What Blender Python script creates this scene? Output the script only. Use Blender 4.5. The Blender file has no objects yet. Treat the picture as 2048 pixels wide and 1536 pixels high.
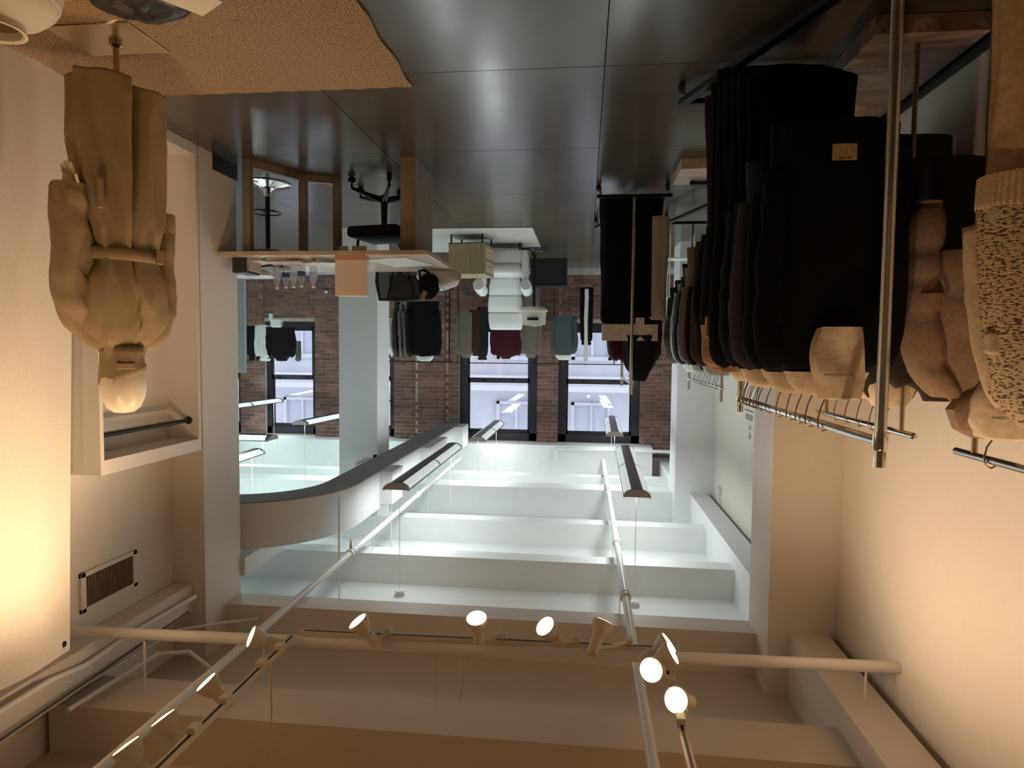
import bpy, bmesh, math, random
from mathutils import Vector, Matrix, noise
random.seed(7)
sc = bpy.context.scene
COL = sc.collection
# ------------------------------------------------------------------ camera
F, VX, VY, H = 1300.0, 1170.0, 700.0, 1.5
_yaw = math.atan((VX - 1024) / F)
_pit = math.atan((768 - VY) / F * math.cos(_yaw))
cy, sy, cp, sp = math.cos(_yaw), math.sin(_yaw), math.cos(_pit), math.sin(_pit)
FWD = Vector((sy * cp, cy * cp, sp)); RGT = Vector((cy, -sy, 0)); UP = RGT.cross(FWD)
_tilt = Matrix.Rotation(-.010, 3, 'Y'); FWD, RGT, UP = _tilt @ FWD, _tilt @ RGT, _tilt @ UP      # hand-held: slight roll
cam_d = bpy.data.cameras.new('camera'); cam = bpy.data.objects.new('camera', cam_d); COL.objects.link(cam)
cam_d.sensor_width = 36; cam_d.lens = 36 * F / 2048; cam_d.clip_end = 200; cam_d.clip_start = 0.05
# the photograph was taken (or saved) upside down: the camera is rolled by half a turn
m = Matrix((-RGT, -UP, -FWD)).transposed().to_4x4(); m.translation = Vector((0, 0, H))
cam.matrix_world = m; sc.camera = cam
EYE = Vector((0, 0, H))
def ray(x, y): return FWD + RGT * ((1024 - x) / F) + UP * ((y - 768) / F)
def aY(x, y, v): r = ray(x, y); return EYE + r * (v / r.y)
def aX(x, y, v): r = ray(x, y); return EYE + r * (v / r.x)
def aZ(x, y, v): r = ray(x, y); return EYE + r * ((v - H) / r.z)
# ------------------------------------------------------------------ view, world, lights
sc.view_settings.view_transform = 'Standard'; sc.view_settings.look = 'None'
sc.view_settings.gamma = 1; sc.view_settings.exposure = 0.0; sc.view_settings.use_curve_mapping = False
w = bpy.data.worlds.new('world'); sc.world = w; w.use_nodes = True
w.node_tree.nodes['Background'].inputs[0].default_value = (0.86, 0.90, 1.0, 1)
w.node_tree.nodes['Background'].inputs[1].default_value = 1.65
WARM = (1.0, 0.68, 0.41); COOL = (0.93, 1.0, 0.99); CYAN = (0.80, 1.0, 1.0)
P_SPOT, P_UP, P_DOWN = 43.0, 18.0, 12.0
# ------------------------------------------------------------------ materials
MATS = {}
def nodes(m): m.use_nodes = True; return m.node_tree.nodes, m.node_tree.links
def mat(name, col, rough=.6, metal=0., bump=0., scale=30., var=0., stretch=(1, 1, 1), spec=.5, emit=None, es=0., sheen=0., bdist=.004, detail=4., clear=0.):
    if name in MATS: return MATS[name]
    m = bpy.data.materials.new(name); n, l = nodes(m); b = n['Principled BSDF']
    b.inputs['Base Color'].default_value = (*col, 1); b.inputs['Roughness'].default_value = rough
    b.inputs['Metallic'].default_value = metal; b.inputs['Specular IOR Level'].default_value = spec
    if clear: b.inputs['Coat Weight'].default_value = clear; b.inputs['Coat Roughness'].default_value = .12
    if sheen: b.inputs['Sheen Weight'].default_value = sheen
    if emit: b.inputs['Emission Color'].default_value = (*emit, 1); b.inputs['Emission Strength'].default_value = es
    if bump or var:
        tc = n.new('ShaderNodeTexCoord'); mp = n.new('ShaderNodeMapping'); mp.inputs['Scale'].default_value = stretch
        nz = n.new('ShaderNodeTexNoise'); nz.inputs['Scale'].default_value = scale; nz.inputs['Detail'].default_value = detail
        l.new(tc.outputs['Object'], mp.inputs['Vector']); l.new(mp.outputs['Vector'], nz.inputs['Vector'])
        if bump:
            bp = n.new('ShaderNodeBump'); bp.inputs['Strength'].default_value = bump; bp.inputs['Distance'].default_value = bdist
            l.new(nz.outputs['Fac'], bp.inputs['Height']); l.new(bp.outputs['Normal'], b.inputs['Normal'])
        if var:
            mx = n.new('ShaderNodeMix'); mx.data_type = 'RGBA'
            mx.inputs['A'].default_value = (*[max(0, c * (1 - var)) for c in col], 1); mx.inputs['B'].default_value = (*[min(1, c * (1 + var)) for c in col], 1)
            mr = n.new('ShaderNodeMapRange'); mr.inputs['From Min'].default_value = .35; mr.inputs['From Max'].default_value = .65
            l.new(nz.outputs['Fac'], mr.inputs['Value']); l.new(mr.outputs['Result'], mx.inputs['Factor']); l.new(mx.outputs['Result'], b.inputs['Base Color'])
    MATS[name] = m; return m
def cloth(name, col, **k):
    k.setdefault('rough', .9); k.setdefault('bump', .25); k.setdefault('scale', 90.); k.setdefault('var', .12); k.setdefault('spec', .15)
    return mat('fabric_' + name, col, **k)
def glassy(name, tint, fac=.12, rough=.02):
    m = bpy.data.materials.new(name); n, l = nodes(m); n.remove(n['Principled BSDF'])
    t = n.new('ShaderNodeBsdfTransparent'); t.inputs[0].default_value = (*tint, 1)
    g = n.new('ShaderNodeBsdfGlossy'); g.inputs['Roughness'].default_value = rough
    mx = n.new('ShaderNodeMixShader'); mx.inputs[0].default_value = fac
    l.new(t.outputs[0], mx.inputs[1]); l.new(g.outputs[0], mx.inputs[2]); l.new(mx.outputs[0], n['Material Output'].inputs[0]); return m
M_wall = mat('painted_wall_plaster', (.80, .735, .655), rough=.55, bump=.06, scale=14, var=.012)
M_wallf = mat('white_wall_paint', (.80, .82, .81), rough=.6, bump=.05, scale=12, var=.012)
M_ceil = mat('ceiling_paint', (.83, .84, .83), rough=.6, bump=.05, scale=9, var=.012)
M_pipe = mat('white_pipe_enamel', (.82, .80, .77), rough=.4)
M_dark = mat('black_steel', (.012, .011, .011), rough=.4, metal=.3)
M_chrome = mat('polished_steel', (.62, .59, .54), rough=.13, metal=1.)
M_brass = mat('brushed_bronze_tube', (.42, .31, .18), rough=.3, metal=1.)
M_hook = mat('hanger_wire', (.30, .23, .15), rough=.3, metal=1.)
M_base = mat('black_baseboard_paint', (.012, .010, .009), rough=.45)
M_win = mat('dark_window_paint', (.018, .018, .024), rough=.5)
M_mort = mat('mortar', (.47, .37, .32), rough=.95, bump=.4, scale=40, var=.2)
M_bricks = [mat('brick_%s' % n, c, rough=.9, bump=.5, scale=25, var=.22) for n, c in
            (('a', (.235, .118, .092)), ('b', (.19, .094, .074)), ('c', (.275, .145, .115)), ('d', (.15, .085, .07)))]
M_glass = glassy('window_glass', (.94, .95, .98), .05)
M_lid = mat('white_plastic', (.75, .76, .74), rough=.4)
M_cream = cloth('cream_cotton', (.74, .60, .43), scale=30, bump=.4, bdist=.01)
M_creamn = cloth('undyed_cotton', (.66, .62, .55), scale=30, bump=.35)
M_ink = mat('dark_brown_ink', (.07, .035, .02), rough=.8)
M_wood = mat('walnut_board', (.26, .20, .145), rough=.45, bump=.12, scale=7, var=.25, stretch=(1, 8, .6))
M_oak = mat('pale_oak_veneer', (.34, .27, .155), rough=.55, bump=.1, scale=6, var=.16, stretch=(9, 1, .5))
M_marble = None
def marble(name, c1, c2, c3):
    m = bpy.data.materials.new(name); n, l = nodes(m); b = n['Principled BSDF']
    tc = n.new('ShaderNodeTexCoord'); mp = n.new('ShaderNodeMapping'); mp.inputs['Scale'].default_value = (1, 2.6, 1.6); mp.inputs['Rotation'].default_value = (0, 0, .25)
    nz = n.new('ShaderNodeTexNoise'); nz.inputs['Scale'].default_value = 2.2; nz.inputs['Detail'].default_value = 9; nz.inputs['Distortion'].default_value = 1.5
    cr = n.new('ShaderNodeValToRGB'); e = cr.color_ramp.elements
    e[0].position = .3; e[0].color = (*c1, 1); e[1].position = .72; e[1].color = (*c3, 1)
    k = cr.color_ramp.elements.new(.52); k.color = (*c2, 1); k = cr.color_ramp.elements.new(.545); k.color = (*c3, 1); k = cr.color_ramp.elements.new(.57); k.color = (*c2, 1)
    l.new(tc.outputs['Object'], mp.inputs['Vector']); l.new(mp.outputs['Vector'], nz.inputs['Vector']); l.new(nz.outputs['Fac'], cr.inputs['Fac']); l.new(cr.outputs['Color'], b.inputs['Base Color'])
    b.inputs['Roughness'].default_value = .3; return m
M_marble = marble('rust_marble', (.24, .14, .10), (.36, .23, .165), (.62, .48, .38))
M_marbw = marble('beige_marble', (.46, .34, .25), (.56, .44, .34), (.66, .56, .46))
def floor_mat():
    m = bpy.data.materials.new('dark_sealed_board'); n, l = nodes(m); b = n['Principled BSDF']
    tc = n.new('ShaderNodeTexCoord'); nz = n.new('ShaderNodeTexNoise'); nz.inputs['Scale'].default_value = 1.1; nz.inputs['Detail'].default_value = 6
    mx = n.new('ShaderNodeMix'); mx.data_type = 'RGBA'; mx.inputs['A'].default_value = (.062, .052, .042, 1); mx.inputs['B'].default_value = (.098, .084, .068, 1)
    l.new(tc.outputs['Object'], nz.inputs['Vector']); l.new(nz.outputs['Fac'], mx.inputs['Factor']); l.new(mx.outputs['Result'], b.inputs['Base Color'])
    mp = n.new('ShaderNodeMapping'); mp.inputs['Scale'].default_value = (1, 1.6, 1); n2 = n.new('ShaderNodeTexNoise'); n2.inputs['Scale'].default_value = 2.2; n2.inputs['Detail'].default_value = 5
    l.new(tc.outputs['Object'], mp.inputs['Vector']); l.new(mp.outputs['Vector'], n2.inputs['Vector'])
    mr = n.new('ShaderNodeMapRange'); mr.inputs['To Min'].default_value = .17; mr.inputs['To Max'].default_value = .27
    l.new(n2.outputs['Fac'], mr.inputs['Value']); l.new(mr.outputs['Result'], b.inputs['Roughness'])
    bp = n.new('ShaderNodeBump'); bp.inputs['Strength'].default_value = .05; bp.inputs['Distance'].default_value = .006
    l.new(n2.outputs['Fac'], bp.inputs['Height']); l.new(bp.outputs['Normal'], b.inputs['Normal']); b.inputs['Specular IOR Level'].default_value = .6
    return m
M_floor = floor_mat()
def weave_mat(name, c1, c2, sc_=120., rough=.95, bd=.006):
    m = bpy.data.materials.new(name); n, l = nodes(m); b = n['Principled BSDF']; b.inputs['Roughness'].default_value = rough; b.inputs['Specular IOR Level'].default_value = .1
    tc = n.new('ShaderNodeTexCoord'); mp = n.new('ShaderNodeMapping'); mp.inputs['Scale'].default_value = (1, 1.25, 1); mp.inputs['Rotation'].default_value = (0, 0, .06)
    nz = n.new('ShaderNodeTexNoise'); nz.inputs['Scale'].default_value = 6; nz.inputs['Detail'].default_value = 2
    ad = n.new('ShaderNodeMix'); ad.data_type = 'VECTOR'; ad.inputs['Factor'].default_value = .012
    vo = n.new('ShaderNodeTexVoronoi'); vo.inputs['Scale'].default_value = sc_ * .62; vo.inputs['Randomness'].default_value = .35
    l.new(tc.outputs['Object'], mp.inputs['Vector']); l.new(mp.outputs['Vector'], ad.inputs['A']); l.new(tc.outputs['Object'], nz.inputs['Vector']); l.new(nz.outputs['Color'], ad.inputs['B'])
    l.new(ad.outputs['Result'], vo.inputs['Vector'])
    mr = n.new('ShaderNodeMapRange'); mr.inputs['From Min'].default_value = .15; mr.inputs['From Max'].default_value = .62
    l.new(vo.outputs['Distance'], mr.inputs['Value'])
    mx = n.new('ShaderNodeMix'); mx.data_type = 'RGBA'; mx.inputs['A'].default_value = (*c1, 1); mx.inputs['B'].default_value = (*c2, 1)
    l.new(mr.outputs['Result'], mx.inputs['Factor']); l.new(mx.outputs['Result'], b.inputs['Base Color'])
    bp = n.new('ShaderNodeBump'); bp.invert = True; bp.inputs['Strength'].default_value = .9; bp.inputs['Distance'].default_value = bd
    l.new(mr.outputs['Result'], bp.inputs['Height']); l.new(bp.outputs['Normal'], b.inputs['Normal']); return m
M_jute = weave_mat('braided_jute', (.58, .42, .26), (.26, .16, .085), 105)
def tweed_mat():
    m = bpy.data.materials.new('marled_knit'); n, l = nodes(m); b = n['Principled BSDF']; b.inputs['Roughness'].default_value = .95
    tc = n.new('ShaderNodeTexCoord'); mp = n.new('ShaderNodeMapping'); mp.inputs['Scale'].default_value = (1, 1, 2.3); mp.inputs['Rotation'].default_value = (0, .8, 0)
    nz = n.new('ShaderNodeTexNoise'); nz.inputs['Scale'].default_value = 75; nz.inputs['Detail'].default_value = 1.5
    l.new(tc.outputs['Object'], mp.inputs['Vector']); l.new(mp.outputs['Vector'], nz.inputs['Vector'])
    cr = n.new('ShaderNodeValToRGB'); e = cr.color_ramp.elements; e[0].position = .40; e[0].color = (.10, .058, .03, 1); e[1].position = .47; e[1].color = (.50, .38, .24, 1)
    l.new(nz.outputs['Fac'], cr.inputs['Fac']); l.new(cr.outputs['Color'], b.inputs['Base Color'])
    bp = n.new('ShaderNodeBump'); bp.inputs['Strength'].default_value = .8; bp.inputs['Distance'].default_value = .006
    l.new(nz.outputs['Fac'], bp.inputs['Height']); l.new(bp.outputs['Normal'], b.inputs['Normal']); return m
M_tweed = tweed_mat()
# ------------------------------------------------------------------ mesh helpers
class MB:
    def __init__(s): s.v = []; s.f = []; s.smooth = True
    def add(s, v, f): k = len(s.v); s.v += [tuple(p) for p in v]; s.f += [tuple(i + k for i in q) for q in f]; return s
    def box(s, a, b, bev=0.):
        (x0, y0, z0), (x1, y1, z1) = [[f(a[i], b[i]) for i in range(3)] for f in (min, max)]
        if bev <= 0:
            return s.add([(x0, y0, z0), (x1, y0, z0), (x1, y1, z0), (x0, y1, z0), (x0, y0, z1), (x1, y0, z1), (x1, y1, z1), (x0, y1, z1)],
                         [(0, 3, 2, 1), (4, 5, 6, 7), (0, 1, 5, 4), (1, 2, 6, 5), (2, 3, 7, 6), (3, 0, 4, 7)])
        bm = bmesh.new(); bmesh.ops.create_cube(bm, size=1)
        for q in bm.verts: q.co = Vector(((x0 + x1) / 2 + q.co.x * (x1 - x0), (y0 + y1) / 2 + q.co.y * (y1 - y0), (z0 + z1) / 2 + q.co.z * (z1 - z0)))
        bmesh.ops.bevel(bm, geom=bm.edges[:], offset=bev, segments=3, profile=.5, affect='EDGES')
        bm.verts.index_update(); s.add([q.co[:] for q in bm.verts], [[v.index for v in f.verts] for f in bm.faces]); bm.free(); return s
    def obox(s, p0, p1, wd, ht, up=(0, 0, 1)):      # bar of rectangular section between two points
        p0, p1 = Vector(p0), Vector(p1); d = (p1 - p0).normalized(); a = d.cross(Vector(up)).normalized(); b = a.cross(d)
        vs = [p + a * (i * wd / 2) + b * (j * ht / 2) for p in (p0, p1) for i, j in ((-1, -1), (1, -1), (1, 1), (-1, 1))]
        return s.add(vs, [(0, 1, 2, 3), (7, 6, 5, 4), (0, 4, 5, 1), (1, 5, 6, 2), (2, 6, 7, 3), (3, 7, 4, 0)])
    def tube(s, path, r, seg=12, cap=True):
        P = [Vector(p) for p in path]; rs = r if isinstance(r, (list, tuple)) else [r] * len(P)
        t0 = (P[1] - P[0]).normalized(); a = t0.cross(Vector((0, 0, 1)));
        if a.length < .05: a = t0.cross(Vector((1, 0, 0)))
        a.normalize(); vs = []
        for i, p in enumerate(P):
            t = (P[min(i + 1, len(P) - 1)] - P[max(i - 1, 0)]).normalized(); a = (a - t * a.dot(t)).normalized(); b = t.cross(a)
            vs += [p + (a * math.cos(2 * math.pi * k / seg) + b * math.sin(2 * math.pi * k / seg)) * rs[i] for k in range(seg)]
        fs = [(i * seg + k, i * seg + (k + 1) % seg, (i + 1) * seg + (k + 1) % seg, (i + 1) * seg + k) for i in range(len(P) - 1) for k in range(seg)]
        if cap: fs += [tuple(range(seg - 1, -1, -1)), tuple((len(P) - 1) * seg + k for k in range(seg))]
        return s.add(vs, fs)
    def lathe(s, prof, seg=24, c=(0, 0, 0), ax=(0, 0, 1), sx=1., sy=1.):
        ax = Vector(ax).normalized(); q = Vector((0, 0, 1)).rotation_difference(ax).to_matrix(); c = Vector(c)
        vs = [c + q @ Vector((r * math.cos(2 * math.pi * k / seg) * sx, r * math.sin(2 * math.pi * k / seg) * sy, z)) for r, z in prof for k in range(seg)]
        fs = [(i * seg + k, i * seg + (k + 1) % seg, (i + 1) * seg + (k + 1) % seg, (i + 1) * seg + k) for i in range(len(prof) - 1) for k in range(seg)]
        fs += [tuple(range(seg - 1, -1, -1)), tuple((len(prof) - 1) * seg + k for k in range(seg))]
        return s.add(vs, fs)
    def rings(s, R, cap0=True, cap1=True):
        n = len(R[0]); vs = [p for r in R for p in r]
        fs = [(i * n + k, i * n + (k + 1) % n, (i + 1) * n + (k + 1) % n, (i + 1) * n + k) for i in range(len(R) - 1) for k in range(n)]
        if cap0: fs.append(tuple(range(n - 1, -1, -1)))
        if cap1: fs.append(tuple((len(R) - 1) * n + k for k in range(n)))
        return s.add(vs, fs)
    def prism(s, poly, d):                           # polygon of 3-D points pushed along d
        n = len(poly); P = [Vector(p) for p in poly]; d = Vector(d)
        return s.add(P + [p + d for p in P], [tuple(range(n - 1, -1, -1)), tuple(range(n, 2 * n))] + [(k, (k + 1) % n, n + (k + 1) % n, n + k) for k in range(n)])
    def sheet(s, fn, nu, nv, th=0.):                 # grid fn(u,v) -> point, optional thickness
        vs = [Vector(fn(i / nu, j / nv)) for i in range(nu + 1) for j in range(nv + 1)]; w_ = nv + 1
        fs = [(i * w_ + j, (i + 1) * w_ + j, (i + 1) * w_ + j + 1, i * w_ + j + 1) for i in range(nu) for j in range(nv)]
        if not th: return s.add(vs, fs)
        nn = (vs[w_] - vs[0]).cross(vs[1] - vs[0]).normalized() * th; N = len(vs)
        rim = [(i * w_) for i in range(nu + 1)] + [nu * w_ + j for j in range(1, nv + 1)] + [i * w_ + nv for i in range(nu - 1, -1, -1)] + [j for j in range(nv - 1, 0, -1)]
        return s.add(vs + [p + nn for p in vs], fs + [tuple(N + i for i in reversed(q)) for q in fs] + [(rim[k], rim[(k + 1) % len(rim)], N + rim[(k + 1) % len(rim)], N + rim[k]) for k in range(len(rim))])
    def build(s, name, mt, parent=None, smooth=False, loc=None):
        me = bpy.data.meshes.new(name); me.from_pydata(s.v, [], s.f); me.update()
        bm = bmesh.new(); bm.from_mesh(me); bmesh.ops.recalc_face_normals(bm, faces=bm.faces[:]); bm.to_mesh(me); bm.free()
        if smooth:
            me.polygons.foreach_set('use_smooth', [True] * len(me.polygons)); me.set_sharp_from_angle(angle=math.radians(42 if smooth is True else smooth))
        me.materials.append(mt); o = bpy.data.objects.new(name, me); COL.objects.link(o)
        if parent: o.parent = parent
        if loc: o.location = loc
        return o
def dense(R, k):
    out = []; n = len(R[0]); V3 = [[Vector(p) for p in r] for r in R]
    for i in range(len(R) - 1):
        a, b, c, d = V3[max(i - 1, 0)], V3[i], V3[i + 1], V3[min(i + 2, len(R) - 1)]
        for j in range(k):
            t = j / k; out.append([b[q] * (1 - t) + c[q] * t if k < 2 else .5 * ((2 * b[q]) + (c[q] - a[q]) * t + (2 * a[q] - 5 * b[q] + 4 * c[q] - d[q]) * t * t + (3 * b[q] - a[q] - 3 * c[q] + d[q]) * t ** 3) for q in range(n)])
    out.append(V3[-1]); return out
def wrinkle(R, amp, sx=9., sz=2.2, sd=0., diag=.0, fine=.35):
    out = []
    for r in R:
        c = sum(r, Vector()) / len(r); q2 = []
        for p in r:
            d = p - c; d = d.normalized() if d.length > 1e-5 else d
            a = noise.noise((p.x * sx + sd + p.z * diag, p.y * sx + sd * 2, p.z * sz)); b = noise.noise((p.x * sx * 2.3 - p.z * diag * 2, p.y * sx * 2.3, p.z * sz * 3 + sd))
            q2.append(p + d * amp * ((1 - abs(a) * 3.2) + fine * b))
        out.append(q2)
    return out
def tag(o, label=None, cat=None, group=None, kind=None):
    for k, v in (('label', label), ('category', cat), ('group', group), ('kind', kind)):
        if v: o[k] = v
    return o
def thing(name, label, cat, loc=(0, 0, 0), rz=0., group=None):
    o = bpy.data.objects.new(name, None); COL.objects.link(o); o.location = loc; o.rotation_euler = (0, 0, rz); o.empty_display_size = .1
    return tag(o, label, cat, group)
def struct(name, mb, mt, parent=None, smooth=False):
    o = mb.build(name, mt, parent, smooth)
    if not parent: o['kind'] = 'structure'
    return o
def box1(a, b, bev=0.): return MB().box(a, b, bev)
def light(name, kind, loc, d, power, col, size=.1, size_y=None, spot=None, blend=.6, parent=None):
    L = bpy.data.lights.new(name, kind); L.energy = power; L.color = col; o = bpy.data.objects.new(name, L); COL.objects.link(o)
    o.location = loc; o.rotation_euler = Vector(d).to_track_quat('-Z', 'Y').to_euler()
    if kind == 'AREA':
        L.size = size
        if size_y: L.shape = 'RECTANGLE'; L.size_y = size_y
    else: L.shadow_soft_size = size
    if spot: L.spot_size = math.radians(spot); L.spot_blend = blend
    return o
def text(body, size, mt, loc, rot, parent, name='printed_text', ext=.0006):
    c = bpy.data.curves.new(name, 'FONT'); c.body = body; c.size = size; c.align_x = 'CENTER'; c.align_y = 'CENTER'; c.extrude = ext
    o = bpy.data.objects.new(name, c); COL.objects.link(o); o.data.materials.append(mt); o.location = loc; o.rotation_euler = rot
    me = bpy.data.meshes.new_from_object(o); me.materials.clear(); me.materials.append(mt); bpy.data.objects.remove(o); bpy.data.curves.remove(c)
    o = bpy.data.objects.new(name, me); COL.objects.link(o); o.location = loc; o.rotation_euler = rot
    if parent: o.parent = parent
    return o
# ------------------------------------------------------------------ the shell
XL, XR, YP, YPB, YB, ZC = -1.78, 2.90, 4.66, 5.18, 12.1, 3.93
fl = struct('floor', box1((-3, -3.2, -.2), (11, 13, -.012)), mat('floor_joint_dark', (.016, .013, .011), rough=.8))
xs = [-3.34 + 1.63 * i for i in range(9)]; ysf = [-3.2, -1.9, -.5, .85, 2.2, 3.55, 4.95, 6.35, 7.75, 9.15, 10.55, 12.1]
k = 0
for i in range(8):
    for j in range(11):
        g = .003; k += 1
        MB().box((xs[i] + g, ysf[j] + g, -.012), (xs[i + 1] - g, ysf[j + 1] - g, 0)).build('floor_panel', M_floor, fl)
# outer walls
wl = struct('wall_left', box1((XL - .2, -3.2, 0), (XL, 9.15, ZC)), M_wall)
wl2 = struct('wall_left_rear', box1((XL - .2, 9.75, 0), (-1.62, YB, ZC)), M_wallf)
struct('column_wall_end', box1((XL - .2, 9.15, 0), (-1.27, 9.75, ZC)), M_wallf)['label'] = 'white square pilaster at the end of the sign wall'
struct('wall_behind', box1((-3, -3.4, 0), (5, -3.2, ZC)), M_wall)
struct('wall_right', box1((3.17, -3.2, 0), (3.4, YP + .15, ZC)), M_wall)
struct('wall_right_rear', box1((8.1, 5.18, 0), (8.3, YB, ZC)), M_wallf)
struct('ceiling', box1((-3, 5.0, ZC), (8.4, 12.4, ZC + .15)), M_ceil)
M_ceiln = mat('ceiling_paint_warm_lit', (.72, .62, .51), rough=.65, bump=.05, scale=9, var=.012)  # near ceiling: brown cast of the warm lamps put into the paint colour
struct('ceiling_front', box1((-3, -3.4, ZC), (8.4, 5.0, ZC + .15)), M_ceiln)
ceil = bpy.data.objects['ceiling']
# partition with the wide opening
MB().box((XL, YP, 0), (-1.31, YPB, ZC)).build('wall_partition_left', M_wall)['kind'] = 'structure'
o = MB().box((XR, YP, 0), (3.17, YPB, ZC)).build('wall_partition_right', M_wall); o['kind'] = 'structure'
MB().box((3.17, YP + .15, 0), (8.3, YPB, ZC)).build('wall_partition_rear', M_wallf)['kind'] = 'structure'
o = MB().box((-1.31, 4.95, 3.61), (XR, YPB, ZC)).build('lintel', M_wall); o['kind'] = 'structure'
# ceiling beams
for y0, y1, zb, x0, x1 in ((-1.4, -1.1, 3.63, XL, 3.13), (.3, .6, 3.63, XL, 3.13), (1.85, 2.15, 3.63, XL, 3.13), (3.42, 3.78, 3.63, XL, 3.13),
                           (6.42, 6.64, 3.62, XL, 8.1), (7.92, 8.14, 3.63, XL, 8.1), (9.4, 9.78, 3.52, XL, 8.1), (10.75, 11.0, 3.60, -1.62, 8.1), (11.7, 12.1, 3.225, -1.22, 8.1)):
    MB().box((x0, y0, zb), (x1, y1, ZC)).build('beam', M_ceil if y0 > 5 else M_ceiln, ceil if y0 > 5 else bpy.data.objects['ceiling_front'])
# boxed bulkheads along the sign wall
bx = struct('trim_bulkhead_front', box1((-1.72, -3.2, 3.47), (-1.46, YP, ZC)), M_wall); tag(bx, 'boxed duct running above the tan side wall')
bx = struct('trim_bulkhead_rear', box1((-1.72, YPB, 3.47), (-1.48, 9.15, ZC)), M_wallf)
bx = struct('trim_bulkhead_end', box1((-1.62, 9.75, 3.5), (-1.38, YB, ZC)), M_wallf)
# narrow recess wall above, on the vent side
vx = struct('trim_ledge', box1((3.0, -3.2, 3.34), (3.17, YP, 3.56), .01), M_wall)
MB().box((2.86, YPB, 3.3), (3.1, 5.9, 3.45)).build('trim_ledge_rear', M_wallf)['kind'] = 'structure'
# baseboards
struct('baseboard_left', box1((XL, -3.2, 0), (XL + .018, YP, .13)), M_base)
struct('baseboard_left_partition', box1((XL, YP - .018, 0), (-1.31, YP, .13)), M_base)
struct('baseboard_jamb', box1((XR - .016, YP + .18, 0), (XR, YPB, .125)), M_base)
struct('baseboard_left_rear', box1((XL, YPB, 0), (XL + .016, 9.15, .12)), M_base)
struct('baseboard_back', box1((-1.62, YB - .06, 0), (8.1, YB, .11)), mat('worn_white_trim', (.55, .54, .51), rough=.6, var=.2, scale=9))
# ------------------------------------------------------------------ brick wall with windows
wins = [(-1.02, .49, 1.0, 3.22), (.88, 2.36, 1.0, 3.22), (3.62, 4.66, 1.0, 3.2), (5.18, 6.22, 1.0, 3.2), (6.72, 7.8, 1.0, 3.2)]
wb = MB(); x = -1.62
for (a, b, z0, z1) in wins:
    wb.box((x, YB, 0), (a, YB + .3, ZC)); wb.box((a, YB, 0), (b, YB + .3, z0)); wb.box((a, YB, z1), (b, YB + .3, ZC)); x = b
wb.box((x, YB, 0), (8.3, YB + .3, ZC)); wall_b = struct('wall_back', wb, M_mort)
brick_me = []
for mi in range(4):
    for L in (.2, .095, .145):
        q = MB().box((-L / 2, -.009, -.031), (L / 2, .078, .031), 0)
        me = bpy.data.meshes.new('brick'); me.from_pydata(q.v, [], q.f); me.materials.append(M_bricks[mi]); brick_me.append((mi, L, me))
def getm(mi, L): return [m for a, b, m in brick_me if a == mi and abs(b - L) < 1e-4][0]
regs = [(-1.62, -1.02, .12, 3.5, 0), (.49, .88, .12, 3.3, 0), (2.36, 2.62, .12, 3.3, 0), (2.62, 3.2, .12, 3.3, .07), (3.2, 3.62, .12, 3.3, 0), (4.66, 5.18, .12, 3.3, .04), (6.22, 6.72, .12, 3.3, .02),
        (-1.02, .49, .12, 1.0, -.04), (.88, 2.36, .12, 1.0, -.04), (3.62, 4.66, .12, 1.0, -.04), (5.18, 6.22, .12, 1.0, -.04)]
cand = []
for (x0, x1, z0, z1, prj) in regs:
    if prj > 0: MB().box((x0 + .014, YB - prj, z0), (x1 - .014, YB + .01, z1)).build('pier_core', M_mort, wall_b)
    z = z0 + .035; row = 0
    while z < z1 - .03:
        x = x0 + .001
        L = .2 if row % 2 == 0 else .095
        while x1 - x > .07:
            if x + L > x1 - .004: L = x1 - x - .001
            cand.append((x + L / 2, YB - max(prj, 0) - .0, z, L)); x += L + .011; L = .2 if random.random() > .15 else .095
        z += .0745; row += 1
def vis(c): return (1 if c[2] > 1.25 else 0) + (0 if 3.0 > c[2] else -.2) - abs(c[0] - 1.5) * .01
cand.sort(key=lambda c: -vis(c))
rest = [MB() for _ in range(4)]
for i, (x, y, z, L) in enumerate(cand):
    mi = random.choice((0, 0, 1, 1, 2, 3)); dy = random.uniform(-.004, .004)
    if i < 300:
        Ls = min((.2, .095, .145), key=lambda a: abs(a - L)); o = bpy.data.objects.new('brick', getm(mi, Ls)); COL.objects.link(o)
        o.location = (x, y + dy, z); o.scale = (L / Ls, 1, 1); o.rotation_euler = (0, random.uniform(-.01, .01), 0); o.parent = wall_b
    else: rest[mi].box((x - L / 2, y - .009 + dy, z - .031), (x + L / 2, y + .078, z + .031))
st = MB()
me = bpy.data.meshes.new('brickwork'); allm = MB(); idx = []
for mi, r in enumerate(rest): allm.add(r.v, r.f); idx += [mi] * len(r.f)
me.from_pydata(allm.v, [], allm.f)
for mm in M_bricks: me.materials.append(mm)
me.polygons.foreach_set('material_index', idx); o = bpy.data.objects.new('brickwork', me); COL.objects.link(o); o.parent = wall_b; o['kind'] = 'stuff'
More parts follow.
